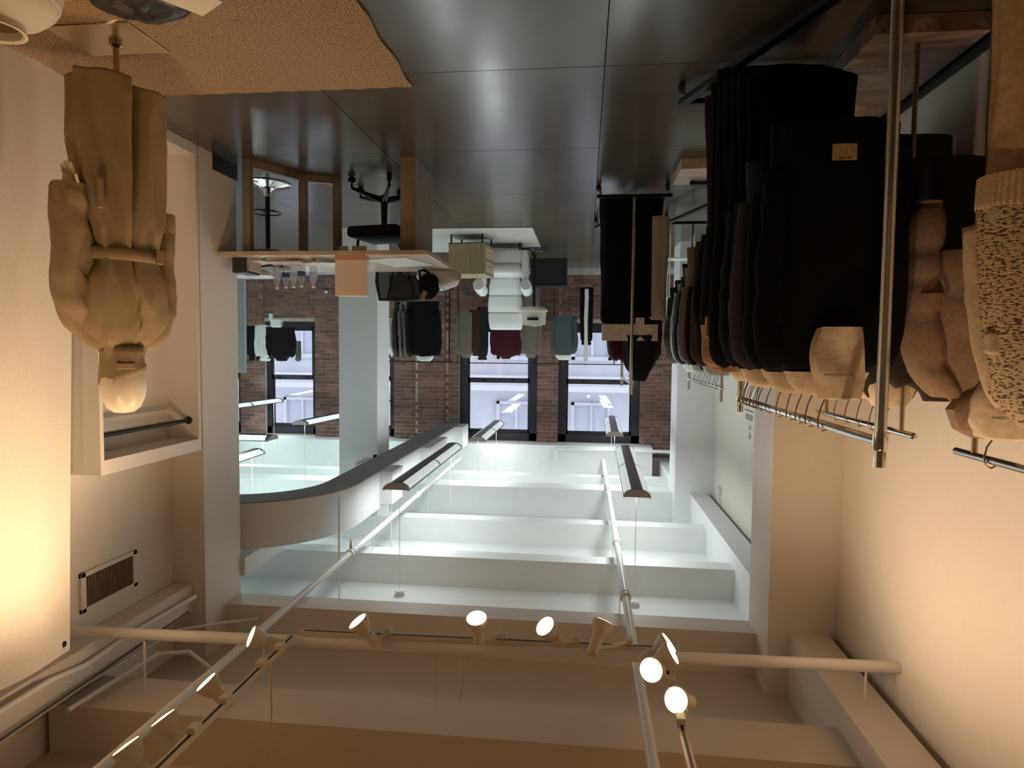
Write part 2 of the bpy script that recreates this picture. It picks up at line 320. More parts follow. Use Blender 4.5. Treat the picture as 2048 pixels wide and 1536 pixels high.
for i, (a, b, z0, z1) in enumerate(wins):
    y = YB + .08; fw = .15 if i < 2 else .09
    fr = MB().box((a, y, z0), (a + fw, y + .12, z1)).box((b - fw, y, z0), (b, y + .12, z1)).box((a, y, z1 - .14), (b, y + .12, z1)).box((a - .02, y - .06, z0), (b + .02, y + .12, z0 + .1))
    wo = struct('window_%d' % (i + 1), fr, M_win)
    for zz0, zz1, yy in ((z0 + .1, 2.1, y + .03), (2.06, z1 - .14, y + .07)):
        a2, b2 = a + fw, b - fw
        s_ = MB().box((a2, yy, zz0), (a2 + .035, yy + .03, zz1)).box((b2 - .035, yy, zz0), (b2, yy + .03, zz1)).box((a2, yy, zz0), (b2, yy + .03, zz0 + .075)).box((a2, yy, zz1 - .06), (b2, yy + .03, zz1))
        so = s_.build('sash', M_win, wo); MB().box((a2 + .03, yy + .012, zz0 + .04), (b2 - .03, yy + .018, zz1 - .04)).build('pane', M_glass, so)
    if i < 4: MB().box(((a + b) / 2 - .3, y - .0, 2.08), ((a + b) / 2 - .25, y + .03, 2.11)).box(((a + b) / 2 + .25, y, 2.08), ((a + b) / 2 + .3, y + .03, 2.11)).build('sash_lock', M_dark, wo)
# buildings across the street
M_fac = mat('pale_facade', (.62, .63, .68), rough=.9, var=.06, scale=1.2); M_fac2 = mat('facade_trim_stone', (.76, .77, .81), rough=.9); M_fwin = mat('facade_glass', (.50, .53, .60), rough=.4)
fb = thing('building', 'pale lavender-grey building across the street seen through the windows', 'building', (0, 0, 0))
MB().box((-14, 20, -6), (22, 24, 16)).build('facade_wall', M_fac, fb)
for zz in (-1.2, 2.6, 6.3): MB().box((-14, 19.6, zz), (22, 20, zz + .16)).box((-14, 19.8, zz - .3), (22, 20, zz)).build('cornice', M_fac2, fb)
for i in range(13):
    for z0 in (-.6, 3.1):
        xx = -10 + i * 2.3
        wo = MB().box((xx, 19.86, z0), (xx + 1.2, 20, z0 + .08)).box((xx, 19.86, z0 + 2.3), (xx + 1.2, 20, z0 + 2.42)).box((xx, 19.86, z0), (xx + .1, 20, z0 + 2.4)).box((xx + 1.1, 19.86, z0), (xx + 1.2, 20, z0 + 2.4)).box((xx + .55, 19.9, z0), (xx + .62, 20, z0 + 2.4)).build('window', M_fac, fb)
        MB().box((xx + .1, 19.96, z0 + .08), (xx + 1.1, 19.99, z0 + 2.3)).build('pane', M_fwin, wo)
# ------------------------------------------------------------------ far room: column, duct, panel
co = struct('column_square', box1((2.60, 7.95, 0), (3.10, 8.45, ZC)), M_wallf); co['label'] = 'grey-white square column standing behind the table'
pnl = struct('wall_panel_side', box1((3.84, 7.0, .45), (4.3, 7.05, 1.79), .004), mat('pale_blue_board', (.55, .60, .63), rough=.5))
pnl['label'] = 'pale blue-grey board edge beside the opening'
# duct, bends towards the vent side at its near end
zb, zt = 2.85, 3.25
path = [(2.38, 11.5), (2.38, 6.2)] + [(2.38 + .9 - .9 * math.cos(a), 6.2 - .9 * math.sin(a) * .95) for a in [math.radians(d) for d in range(8, 91, 8)]] + [(4.4, 5.35)]
dc = thing('ceiling_duct', 'white boxed duct curving round below the beams above the column', 'duct', (2.4, 7, zb))
def offs(path, d):
    out = []
    for i, p in enumerate(path):
        a = Vector(path[max(i - 1, 0)]); b = Vector(path[min(i + 1, len(path) - 1)]); t = (b - a).normalized(); n_ = Vector((-t.y, t.x)); out.append(Vector(p) + n_ * d)
    return out
Lp, Rp = offs(path, .17), offs(path, -.17)
R = [[(l.x - 2.4, l.y - 7, 0), (r.x - 2.4, r.y - 7, 0), (r.x - 2.4, r.y - 7, zt - zb), (l.x - 2.4, l.y - 7, zt - zb)] for l, r in zip(Lp, Rp)]
MB().rings(R).build('duct_body', mat('duct_white', (.78, .79, .79), rough=.5), dc, smooth=30)
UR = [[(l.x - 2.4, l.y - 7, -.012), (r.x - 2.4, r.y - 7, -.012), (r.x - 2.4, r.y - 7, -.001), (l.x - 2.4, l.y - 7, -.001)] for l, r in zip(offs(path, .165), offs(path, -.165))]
MB().rings(UR).build('duct_underside_shade', mat('duct_shade_grey', (.30, .30, .31), rough=.55, var=.06, scale=3), dc)  # thin grey sheet: the shade under the white duct, put into its colour
for y0, y1, zz in ((6.85, 7.25, .0), (8.6, 9.7, .0), (11.0, 11.5, .0)):
    MB().box((-.33, y0 - 7, -.005), (-.18, y1 - 7, .36), .006).build('duct_collar', mat('duct_white', (0, 0, 0)), dc)
for y0, y1 in ((7.3, 7.7), (7.95, 8.3)): MB().box((.14, y0 - 7, -.005), (.26, y1 - 7, .3), .006).build('duct_collar', mat('duct_white', (0, 0, 0)), dc)
for yy in (5.6, 7.2, 9, 10.8): MB().tube([(-.21, yy - 7, 0), (-.21, yy - 7, ZC - zb)], .008, 8).build('hanger_rod', M_pipe, dc)
# ------------------------------------------------------------------ pipes
def pipe(name, pts, r, label, cuts=(), mt=None, rods=()):
    P = [Vector(p) for p in pts]; t = thing(name, label, 'pipe', P[0]); MB().tube([p - P[0] for p in P], r, 16).build('pipe_run', mt or M_pipe, t, True)
    for c in cuts:
        a = Vector(c[0]) - P[0]; d = Vector(c[1]).normalized(); MB().lathe([(r * 1.02, -.05), (r * 1.45, -.045), (r * 1.45, -.02), (r * 1.25, -.015), (r * 1.25, .015), (r * 1.45, .02), (r * 1.45, .045), (r * 1.02, .05)], 16, a, d).build('coupling', mt or M_pipe, t, True)
    for c in rods: c = Vector(c); MB().tube([c - P[0], Vector((c.x, c.y, ZC)) - P[0]], .007, 8).build('hanger_rod', M_pipe, t)
    return t
pa = pipe('sprinkler_pipe', [(2.19, -1, 3.45), (2.19, 11.4, 3.45)], .028, 'long white sprinkler pipe running over the duct side towards the brick wall', [((2.19, y, 3.45), (0, 1, 0)) for y in (5.9, 8.4)], rods=[(2.19, y, 3.45) for y in (4.2, 6.55, 9.6, 10.8)])
MB().lathe([(.004, -.13), (.02, -.125), (.006, -.11), (.012, -.08), (.014, -.03)], 12, Vector((0, 6.9, 0))).build('sprinkler_head', M_chrome, pa, True)
pb = pipe('sprinkler_pipe', [(-.35, -1, 3.45), (-.35, 12.0, 3.45)], .03, 'long white sprinkler pipe running above the middle of the floor', [((-.35, y, 3.45), (0, 1, 0)) for y in (5.15, 6.6, 8.9)], rods=[(-.35, y, 3.45) for y in (5.9, 7.3, 9.2)])
p0, p1 = Vector((XL + .0, 3.78, 3.26)), Vector((3.14, 3.55, 3.24))
pc = pipe('conduit_pipe', [p0, p1], .033, 'thick cream pipe crossing the near ceiling from wall to wall', [], rods=[(-1.6, 3.77, 3.26), (2.62, 3.57, 3.22)])
pd = pipe('sprinkler_pipe', [(.5, 11.6, 3.58), (.5, 11.6, 3.27), (.5, 11.6, 3.27), (-1.66, 11.6, 3.27)], .03, 'short white pipe crossing above the far windows', [])
pe = pipe('conduit', [(3.05, -2, 3.6), (3.05, 3.6, 3.6), (3.0, 4.45, 3.62), (2.8, 4.75, 3.68), (2.6, 4.9, 3.7)], .012, 'thin cream conduit bending along the vent wall')
pf = pipe('conduit', [(2.92, -2, 3.36), (2.92, 3.2, 3.36), (2.95, 3.5, 3.42), (2.98, 3.9, 3.42), (2.95, 4.6, 3.42)], .018, 'cream conduit running along the ledge beside the curtain top')
pg = pipe('conduit', [(2.90, 3.3, 3.58), (2.84, 4.0, 3.58), (2.68, 4.1, 3.6), (2.6, 4.2, 3.75), (2.58, 4.22, 3.92)], .014, 'small conduit curving up to the near ceiling beside the vent')
# cables on the ledge
cb = tag(MB().tube([(2.94, -2, 3.535), (2.95, 2, 3.54), (2.97, 3.6, 3.535), (3.0, 4.6, 3.54)], .006, 8).build('cable', mat('old_cable', (.10, .07, .05), rough=.7), None, True), 'dark cable lying on the ledge above the vent', 'cable')
cb = tag(MB().tube([(2.98, -2, 3.533), (3.04, 1.6, 3.534), (2.99, 3.1, 3.533), (3.04, 4.6, 3.534)], .008, 8).build('cable', mat('pale_cable', (.5, .42, .33), rough=.7), None, True), 'pale cable snaking on the ledge above the vent', 'cable')
cb = tag(MB().tube([(2.93, 5.2, 3.47), (2.9, 5.35, 3.46), (2.98, 5.5, 3.47), (3.0, 5.9, 3.47)], .008, 8).build('cable', mat('old_cable', (0, 0, 0)), None, True), 'short dark cable end above the duct bend', 'cable')
# junction box and conduit on the far sign wall
jb = thing('junction_box', 'white junction box with a conduit on the far bulkhead', 'electrical box', (-1.66, 5.6, 3.42))
MB().box((-.1, -.06, -.05), (.06, .06, .05), .006).build('box_body', M_lid, jb); MB().tube([(.06, 0, 0), (.2, 0, 0), (.2, 0, .2), (.22, 0, .46)], .012, 10).build('conduit_run', M_pipe, jb, True)
jb = thing('junction_box', 'small white box with a stub conduit on the sign wall', 'electrical box', (XL, 8.6, 3.3))
MB().box((0, -.05, -.04), (.05, .05, .04), .005).build('box_body', M_lid, jb); MB().tube([(.025, 0, .04), (.025, 0, .17)], .01, 10).build('conduit_run', M_pipe, jb, True)
# vent grille
vt = thing('vent_grille', 'rectangular cream wall vent with thin vertical louvres', 'vent', (3.17, 3.98, 3.08))
MB().box((-.010, -.215, -.108), (0, .215, .108)).build('backing', mat('vent_shadow', (.10, .07, .05), rough=.9), vt)
MB().box((-.02, -.26, .10), (0, .26, .13), .003).box((-.02, -.26, -.13), (0, .26, -.10), .003).box((-.02, -.26, -.13), (0, -.22, .13), .003).box((-.02, .22, -.13), (0, .26, .13), .003).build('frame', M_wall, vt)
for i in range(28):
    y = -.212 + i * .0157; MB().obox((-.013, y, -.1), (-.013, y, .1), .003, .012, (1, .6, 0)).build('louvre', mat('vent_louvre', (.42, .33, .24), rough=.5), vt)
# ------------------------------------------------------------------ track lighting
M_lamp = mat('lamp_housing_cream', (.72, .62, .50), rough=.4); M_lens = mat('lit_lamp_lens', (1, .9, .7), emit=(1, .80, .50), es=3.2)
tk = []
def track(p0, p1, label):
    p0, p1 = Vector(p0), Vector(p1); t = thing('lighting_track', label, 'light track', p0)
    MB().obox((0, 0, 0), p1 - p0, .036, .022).build('channel', M_lamp, t); d = (p1 - p0).normalized()
    MB().obox(d * .02 + Vector((0, 0, -.0115)), p1 - p0 - d * .02 + Vector((0, 0, -.0115)), .012, .003).build('slot', M_dark, t)
    return t
track((1.66, 3.63, 3.195), (-.52, 3.74, 3.215), 'lighting track fixed under the thick crossing pipe')
track((1.68, .5, 3.2), (1.68, 3.58, 3.2), 'lighting track with four lamps aimed at the curtain')
track((-.46, .5, 3.2), (-.46, 3.68, 3.2), 'lighting track above the clothes rails with lamps in a cluster')
def lamp(x, y, Y, d, label, tz=3.2, power=P_SPOT, spot=125, tx=None, ty=None, em=True):
    c = aY(x, y, Y) if x is not None else Vector(y); d = Vector(d).normalized(); t = thing('track_lamp', label, 'spotlight', c, group=None)
    prof = [(.060, 0), (.063, -.006), (.060, -.02), (.045, -.062), (.03, -.085), (.026, -.1), (.026, -.105)]
    MB().lathe(prof, 28, (0, 0, 0), d).build('reflector_bulb', M_lamp, t, True)
    MB().lathe([(.056, .0015), (.05, .004), (.02, .007), (.001, .008)], 28, (0, 0, 0), d).build('lens', M_lens, t, True)
    back = -d * .1; MB().lathe([(.03, 0), (.032, -.01), (.03, -.075), (.02, -.085)], 20, back, d).build('socket', M_lamp, t, True)
    ta = Vector((tx if tx is not None else c.x, ty if ty is not None else c.y, tz - .02)) - c; end = back - d * .05
    MB().tube([end, end * .5 + ta * .5 + Vector((0, 0, .01)), ta], .011, 10).build('arm', M_lamp, t, True)
    MB().box(ta + Vector((-.022, -.03, -.02)), ta + Vector((.022, .03, .012)), .005).build('track_adapter', M_lamp, t)
    light('lamp_light', 'SPOT', c + d * .03, d, power, WARM, .04, spot=spot, blend=1)
    return t
lamp(502, 1273, 3.45, (.78, -.42, -.4), 'track lamp with broad glowing face at the corner of two tracks', tx=1.68, ty=3.4, power=P_SPOT * .4)
lamp(412, 1364, 3.12, (.62, -.12, -.72), 'track lamp second along the curtain-side track, seen edge on', tx=1.68, ty=3.2, spot=88, power=P_SPOT * .62)
lamp(326, 1436, 2.80, (.60, .05, -.78), 'track lamp third along the curtain-side track with looped wire', tx=1.68, ty=2.85, spot=88, power=P_SPOT * .62)
lamp(252, 1492, 2.55, (.60, .05, -.80), 'track lamp at the frame edge of the curtain-side track', tx=1.68, ty=2.6, spot=88, power=P_SPOT * .62)
lamp(715, 1242, 3.55, (.56, -.16, -.8), 'track lamp on the crossing track turned towards the coat', tx=1.13, ty=3.66, tz=3.19, power=P_SPOT * 1.4)
lamp(953, 1236, 3.55, (.03, -.34, -.9), 'track lamp on the crossing track pointing straight down', tx=.45, ty=3.69, tz=3.19, power=P_SPOT * .3)
lamp(1090, 1252, 3.55, (.5, -.42, -.7), 'track lamp on the crossing track tilted beside the hanger rod', tx=.03, ty=3.71, tz=3.2, power=P_SPOT * .5)
lamp(1207, 1245, 3.55, (-.35, .55, -.75), 'track lamp on the crossing track facing into the far room', tx=-.28, ty=3.73, tz=3.2, power=P_SPOT * .3)
lamp(1302, 1340, 3.2, (.35, -.80, -.30), 'brightest track lamp facing the viewer in the cluster', tx=-.46, ty=3.3, power=P_SPOT * .35)
lamp(1338, 1285, 3.5, (-.75, .05, -.6), 'upper of two overlapping track lamps aimed at the clothes rails', tx=-.46, ty=3.55, power=P_SPOT * .8)
lamp(1345, 1306, 3.36, (-.8, -.05, -.5), 'lower of two overlapping track lamps aimed at the clothes rails', tx=-.46, ty=3.45, power=P_SPOT * .8)
lamp(1352, 1400, 3.02, (.42, -.62, -.35), 'track lamp with yellow face and three dots below the cluster', tx=-.46, ty=2.95, power=P_SPOT * .35)
for yy in (1.9, 1.1): lamp(None, (-.55, yy, 3.08), 0, (-.75, .15, -.62), 'track lamp over the garment wall further along the track %s' % ('' if yy > 1.5 else 'near its end'), tx=-.46, ty=yy)
for yy in (1.9, 1.2): lamp(None, (1.78, yy, 3.08), 0, (.40, .55, -.74) if yy > 1.5 else (.30, .62, -.72), 'added unseen track lamp over the curtain further along the track %s' % ('' if yy > 1.5 else 'near its end'), tx=1.68, ty=yy, spot=88, power=P_SPOT * .95)  # unseen lamps, added to light the mannequin's coat from the front
# ceiling plate + rods holding the crossing track
t = thing('ceiling_hanger', 'thin rod with a round chrome ceiling plate holding the crossing track', 'hanger rod', (.77, 3.92, 3.93))
MB().tube([(0, 0, 0), (-.11, -.25, -.735)], .007, 8).build('rod', M_lamp, t, True); MB().lathe([(.052, 0), (.05, -.008), (.03, -.02), (.012, -.03)], 24).build('ceiling_plate', M_chrome, t, True)
t = thing('ceiling_hanger', 'very thin wire rod between ceiling and crossing track', 'hanger rod', (.84, 3.67, 3.93))
MB().tube([(0, 0, -.3), (0, 0, -.71)], .003, 6).build('rod', M_lamp, t)
t = thing('ceiling_hanger', 'thin rod holding the curtain-side track', 'hanger rod', (1.68, 3.3, 3.93))
MB().tube([(0, 0, 0), (0, 0, -.72)], .005, 6).build('rod', M_lamp, t)
# ------------------------------------------------------------------ pendant fluorescents
M_fix = mat('fixture_grey_perforated', (.24, .23, .22), rough=.5, metal=.4); M_fixend = mat('fixture_end_cap', (.42, .36, .32), rough=.4)
M_tube = mat('lit_diffuser', (.9, .95, .95), emit=(.88, 1, 1), es=.5); M_tubec = mat('lit_diffuser_cyan', (.85, 1, 1), emit=(.75, 1, 1), es=.95)
def pendant(x, y, z, L, rz, label, col=COOL, cordlen=None, mt=None, up=P_UP, dn=P_DOWN):
    t = thing('pendant_light', label, 'pendant light', (x, y, z), rz); r = .125; h = .07; n = 14
    def arc(yy, rr=r, hh=h): return [(rr * math.cos(math.pi + math.pi * k / n), yy, hh * math.sin(math.pi + math.pi * k / n)) for k in range(n + 1)]
    b = MB(); A, B = arc(.02), arc(L - .02); A2, B2 = arc(.02, r - .006, h - .006), arc(L - .02, r - .006, h - .006)
    sel = range(5, 9)
    for k in sel: b.add([A[k], A[k + 1], B[k + 1], B[k], A2[k], A2[k + 1], B2[k + 1], B2[k]], [(0, 1, 2, 3), (4, 7, 6, 5)])
    for yy in (0.02, L / 2 - .02, L - .06):
        C, D = arc(yy, r, h), arc(yy + .04, r, h)
        for k in range(n): b.add([C[k], C[k + 1], D[k + 1], D[k]], [(0, 1, 2, 3)])
    b.box((-r, .02, -.004), (-r + .01, L - .02, .012)).box((r - .01, .02, -.004), (r, L - .02, .012))
    b.build('housing', M_fix, t)
    for s in (0, 1):
        for (y0, y1) in ((.06, L / 2 - .02), (L / 2 + .02, L - .06)):
            C, D = arc(y0, r - .003, h - .003), arc(y1, r - .003, h - .003); g = MB()
            for k in (range(0, 5) if s == 0 else range(9, 14)): g.add([C[k], C[k + 1], D[k + 1], D[k]], [(0, 1, 2, 3)])
            g.build('diffuser', mt or M_tube, t, True)
    for yy in (0, L - .02): MB().prism(arc(yy), (0, .02, 0)).build('end_cap', M_fixend, t)
    cz = cordlen or (ZC - z)
    for yy in (.15, L - .15):
        MB().tube([(0, yy, 0), (0, yy, cz)], .003, 6).build('suspension_cable', M_pipe, t)
        MB().lathe([(.055, cz), (.055, cz - .01), (.035, cz - .03), (.05, cz - .05), (.05, cz - .055)], 20, (0, yy, 0)).build('canopy', M_pipe, t, True)
    c = Vector((math.cos(rz), math.sin(rz))); off = Vector((-c.y, c.x)) * (L / 2)
    o = light('fixture_uplight', 'AREA', (x + off.x, y + off.y, z + .02), (0, 0, 1), up, col, .2, L - .2); o.rotation_euler = (math.pi, 0, rz)
    o = light('fixture_downlight', 'AREA', (x + off.x, y + off.y, z - h - .01), (0, 0, -1), dn, col, .2, L - .2); o.rotation_euler = (0, 0, rz)
    return t
pendant(1.78, 5.98, 2.85, 2.75, .0, 'pendant light nearest the duct bend with brown end cap')
pendant(1.56, 9.35, 2.85, 2.3, .0, 'pendant light over the duct end by the brick wall')
pendant(-.5, 6.02, 2.85, 2.9, .02, 'pendant light hanging beside the middle pipe, large and ribbed')
pendant(-.44, 9.3, 2.72, 2.3, .02, 'pendant light small and high before the window next to the sign wall')
pendant(4.2, 9.2, 2.65, 2.4, .1, 'pendant light crossing in front of the side window beyond the column', CYAN, mt=M_tubec, up=P_UP * 1.15)
pendant(6.2, 8.0, 2.7, 2.2, math.radians(90), 'pendant light lying crosswise beyond the column', CYAN, mt=M_tubec, up=P_UP * 1.15)
pendant(6.1, 10.0, 2.55, 2.0, .1, 'pendant light over the corner by the last window', CYAN, mt=M_tubec)
pendant(4.6, 6.3, 3.0, 2.4, .0, 'pendant light behind the partition wall', CYAN, mt=M_tubec, up=P_UP * 1.15)
# ------------------------------------------------------------------ rug, curtain, cabinet
def ring_rug(x, y, z): return (x, y, z)
rg = MB(); nx, ny = 60, 90
def rugf(u, v):
    x = 1.0 + u * 1.98; y = -.5 + v * 4.2; e = .008 * math.sin(v * 60 + u * 3) * (1 - u) if u < .02 else 0
    if v > .999: y += .006 * math.sin(u * 90)
    return (x + e, y, .012 + .002 * noise.noise((x * 6, y * 6, 0)))
rg.sheet(rugf, nx, ny, -.011); o = rg.build('rug', M_jute, None, True); 
for v in o.data.vertices: v.co.z = max(v.co.z, .0005)
tag(o, 'thick woven tan jute rug under the dressed mannequin', 'rug')
# curtain hanging from the ledge on the vent side
def curt(u, v):
    y = 3.46 - .17 * v - u * 3.4; z = .012 + v * 3.21
    fold = .022 * math.sin(y * 5.5 + 1.2 * math.sin(z * .9)) * (1 - .35 * v) + .010 * math.sin(y * 13 + z)
    flare = .10 * (1 - v) ** 3 * (1 if u > 0 else 1)
    return (2.872 + fold * .8 + .04 * (1 - v) ** 6, y, z)
ct = MB().sheet(curt, 90, 40, .006).build('curtain', cloth('curtain_cotton', (.80, .73, .63), rough=.85, scale=60, bump=.1, var=.03), None, 80)
tag(ct, 'tall off-white cotton curtain hanging flat beside the mannequin', 'curtain')
MB().lathe([(.018, -.002), (.018, .002), (.01, .003), (.01, -.003)], 16, (2.868, 3.25, 3.17), (1, 0, 0)).build('grommet', M_dark, ct)
# shallow open cabinet
wc = thing('open_cabinet', 'tall white open-fronted cabinet with a dark hanging rod behind the mannequin', 'cabinet', (2.90, 3.60, 0))
M_cab = mat('cabinet_white_laminate', (.80, .75, .69), rough=.4)
D, W_, Hc, tt = .262, 1.04, 2.29, .045
MB().box((0, 0, 0), (D, .03, Hc), .002).build('side_panel', M_cab, wc); MB().box((0, W_ - .03, 0), (D, W_, Hc), .002).build('side_panel', M_cab, wc)
MB().box((0, 0.03, 0), (D, W_ - .03, .08), .002).build('base_panel', M_cab, wc); MB().box((0, .03, Hc - .09), (D, W_ - .03, Hc), .002).build('top_panel', M_cab, wc)
MB().box((D - .012, .03, .08), (D, W_ - .03, Hc - .09)).build('back_panel', M_cab, wc)
MB().tube([(.08, .03, 2.06), (.08, W_ - .03, 2.06)], .016, 16).build('hanging_rod', M_dark, wc, True)
MB().lathe([(.028, 0), (.028, -.012), (.02, -.02)], 18, (.08, W_ - .03, 2.06), (0, 1, 0)).build('rod_socket', M_dark, wc, True)
# ------------------------------------------------------------------ mannequin and trench coat
mx_, my_ = 2.30, 3.02; RZ = math.radians(-50)
mq = thing('mannequin', 'cream egg-headed mannequin on a thin metal pole wearing the trench coat', 'mannequin', (mx_, my_, .014))
M_man = mat('mannequin_shell', (.72, .62, .47), rough=.35); M_plate = mat('brushed_brass_plate', (.62, .48, .28), rough=.25, metal=.9)
MB().box((-.19, -.17, 0), (.23, .13, .008), .002).build('base_plate', M_plate, mq)
MB().tube([(0, 0, .006), (0, 0, .75)], .014, 16).build('pole', M_brass, mq, True)
MB().lathe([(.03, 0), (.03, .02), (.018, .03)], 18, (0, 0, .006)).build('pole_socket', M_brass, mq, True)
hd = [(.001, 0), (.05, .006), (.085, .03), (.106, .075), (.115, .125), (.112, .17), (.098, .215), (.072, .25), (.055, .27), (.052, .33), (.055, .45)]
MB().lathe([(r * .87, 1.825 - z * 1.02) for r, z in hd], 32, (0, 0, 0), (0, 0, 1), 1.0, 1.08).build('head', M_man, mq, True)
def torso(z): pass
MB().lathe([(.05, 1.42), (.10, 1.36), (.12, 1.25), (.11, 1.1), (.09, .98), (.11, .85), (.10, .74)], 24, (0, 0, 0), (0, 0, 1), 1., .62).build('torso', M_man, mq, True)
def hand(parent, p, s, rx):
    b = MB(); p = Vector(p)
    b.tube([p + Vector((0, 0, .05)), p, p + Vector((0, 0, -.04)), p + Vector((0, 0, -.075))], [.022, .028, .034, .030], 10)
    for i, L in enumerate((.06, .072, .066, .05)):
        q = p + Vector(((i - 1.5) * .016 * s, 0, -.07)); b.tube([q, q + Vector((0, -.008, -L * .45)), q + Vector((0, -.024, -L))], [.0085, .008, .006], 8)
    q = p + Vector((-.03 * s, -.005, -.01)); b.tube([q, q + Vector((-.02 * s, -.01, -.03)), q + Vector((-.02 * s, -.02, -.065))], [.010, .009, .007], 8)
    return b.build('hand', M_man, parent, True)
M_tr = cloth('khaki_trench', (.31, .228, .128), rough=.75, scale=14, bump=.12, var=.06, bdist=.01)
tc_ = thing('trench_coat', 'long khaki belted trench coat with turned-up collar on the mannequin', 'coat', (mx_, my_, .0), RZ)
def cross(z, hw, hd, cx=0., cyy=0., n=56, fold=0., fn=7, ph=0., gap=None, ex=2.3):
    out = []
    for k in range(n):
        a = 2 * math.pi * k / n; c, s = math.cos(a), math.sin(a)
        x = hw * math.copysign(abs(c) ** (2 / ex), c); y = hd * math.copysign(abs(s) ** (2 / ex), s)
        f_ = 1 + fold * math.sin(a * fn + ph + 1.7 * math.sin(a * 2 + ph)); out.append((cx + x * f_, cyy + y * (1 + fold * 1.6 * math.sin(a * fn + ph)), z))
    return out
lv = [(1.60, .075, .07, 0, 0), (1.55, .085, .075, 0, 0), (1.50, .10, .08, .01, 0), (1.47, .135, .09, .02, 0), (1.42, .170, .105, .03, 0), (1.36, .19, .115, .04, 0), (1.28, .20, .125, .05, 0), (1.18, .20, .125, .07, 1), (1.10, .165, .11, .05, 1), (1.05, .16, .105, .05, 1),
      (1.0, .165, .11, .06, 1), (.9, .18, .13, .05, 1), (.7, .19, .145, .045, 1), (.5, .20, .155, .04, 1), (.33, .205, .16, .035, 1), (.235, .208, .162, .035, 1)]
R = [cross(z, a, b, fold=f_ * .8, fn=7, ph=z * 1.5, ex=2.2, n=112) for z, a, b, f_, _ in lv]
cbm = MB(); n = 112
# front overlap: the ring is opened at the front (-y) below the belt
def split_front(R):
    out = []
    for (z, a, b, f_, below), ring in zip(lv, R):
        w = 0 if z > 1.08 else min(1, (1.08 - z) / .8); r2 = []
        for k, (x, y, zz) in enumerate(ring):
            ang = 2 * math.pi * k / n
            d = ang - 1.5 * math.pi + .10 + (.35 * max(0, z - 1.25) / .25 if z > 1.25 else 0)      # 0 at the front edge
            if 0 <= d < .9: y -= (.016 + .012 * w) * (1 - d / .9)
            elif -.55 < d < 0: y += (.008 + .085 * w) * (1 + d / .55) ** 1.5
            r2.append((x, y, zz + (.02 * math.sin(ang * 2) if z < .3 else 0)))
        out.append(r2)
    return out
R = split_front(R)
R = wrinkle(dense(R, 5), .016, 8, 1.7, 3., 1.1, .35)
cbm.rings(R, False, False); o = cbm.build('coat_body', M_tr, tc_, 60)
so_ = o.modifiers.new('th', 'SOLIDIFY'); so_.thickness = .006
def sleeve(parent, pts, rs, mt, name='sleeve', fold=.05, el=.75, seed=0, n=24, solid=True, wr=.006):
    b = MB(); R = []; P = [Vector(p) for p in pts]
    for i, p in enumerate(P):
        t = (P[min(i + 1, len(P) - 1)] - P[max(i - 1, 0)]).normalized(); a = t.cross(Vector((0, 1, 0))).normalized(); c = a.cross(t)
        R.append([p + (a * math.cos(q) + c * math.sin(q) * el) * rs[i] * (1 + fold * math.sin(q * 3 + i * 1.3 + seed)) for q in [2 * math.pi * k / n for k in range(n)]])
    b.rings(wrinkle(dense(R, 4), wr, 11, 6, seed, 5), True, False); o = b.build(name, mt, parent, 80)
    if solid: m_ = o.modifiers.new('th', 'SOLIDIFY'); m_.thickness = .005
    return o
s1 = sleeve(tc_, [(.06, 0, 1.49), (.125, -.005, 1.41), (.182, -.015, 1.31), (.208, -.03, 1.18), (.215, -.05, 1.0), (.215, -.065, .86), (.215, -.07, .755)], [.05, .08, .088, .088, .082, .074, .07], M_tr, fold=.05, wr=.012)
s2 = sleeve(tc_, [(-.07, 0, 1.49), (-.12, .01, 1.44), (-.165, .02, 1.32), (-.18, .035, 1.16), (-.19, .045, 1.0), (-.195, .05, .88), (-.195, .05, .82)], [.05, .075, .08, .076, .07, .065, .06], M_tr, fold=.05, seed=2, wr=.01)
for s_, (px, py, pz) in ((1, (.215, -.07, .77)), (-1, (-.195, .05, .835))):
    R2 = [[(px + math.cos(q) * r_, py + math.sin(q) * r_ * .78, pz + dz) for q in [2 * math.pi * k / 20 for k in range(20)]] for dz, r_ in ((.085, .0715), (.08, .0745), (0.0, .0735), (-.02, .0725))]
    MB().rings(R2, False, False).build('cuff', M_tr, tc_, True)
R = [cross(z, a, b, n=48, ex=2.1, fold=.02) for z, a, b in ((1.09, .180, .128), (1.085, .186, .134), (1.035, .184, .132), (1.03, .178, .126))]
MB().rings(R, False, False).build('belt', M_tr, tc_, 60)
MB().box((-.165, -.125, 1.025), (-.13, -.105, 1.092), .004).build('belt_loop', M_tr, tc_)
cr = [(1.66, .098, .092, -.012), (1.63, .096, .09, -.01), (1.59, .09, .083, 0), (1.54, .088, .08, 0), (1.50, .095, .085, 0)]
def collar_ring(z, a, b, off): return [(x * (1 + .05 * math.sin(3 * 2 * math.pi * k / 40)), y, zz + (.035 * (x / a) if z > 1.6 else 0)) for k, (x, y, zz) in enumerate(cross(z, a, b, n=40))]
o = MB().rings([collar_ring(*q) for q in cr], False, False).build('collar', M_tr, tc_, 60); m_ = o.modifiers.new('th', 'SOLIDIFY'); m_.thickness = .008
MB().box((-.03, -.098, 1.585), (.05, -.088, 1.615), .004).build('collar_strap', M_tr, tc_)
# front flap (storm fly) and hem fold
MB().box((.10, -.163, .72), (.125, -.140, .86), .004).build('pocket_welt', M_tr, tc_)
cR, sR = math.cos(RZ), math.sin(RZ)
for s_, (px, py, pz) in ((1, (.215, -.07, .79)), (-1, (-.195, .05, .86))): hand(mq, (px * cR - py * sR, px * sR + py * cR, pz - .014), s_, 0)
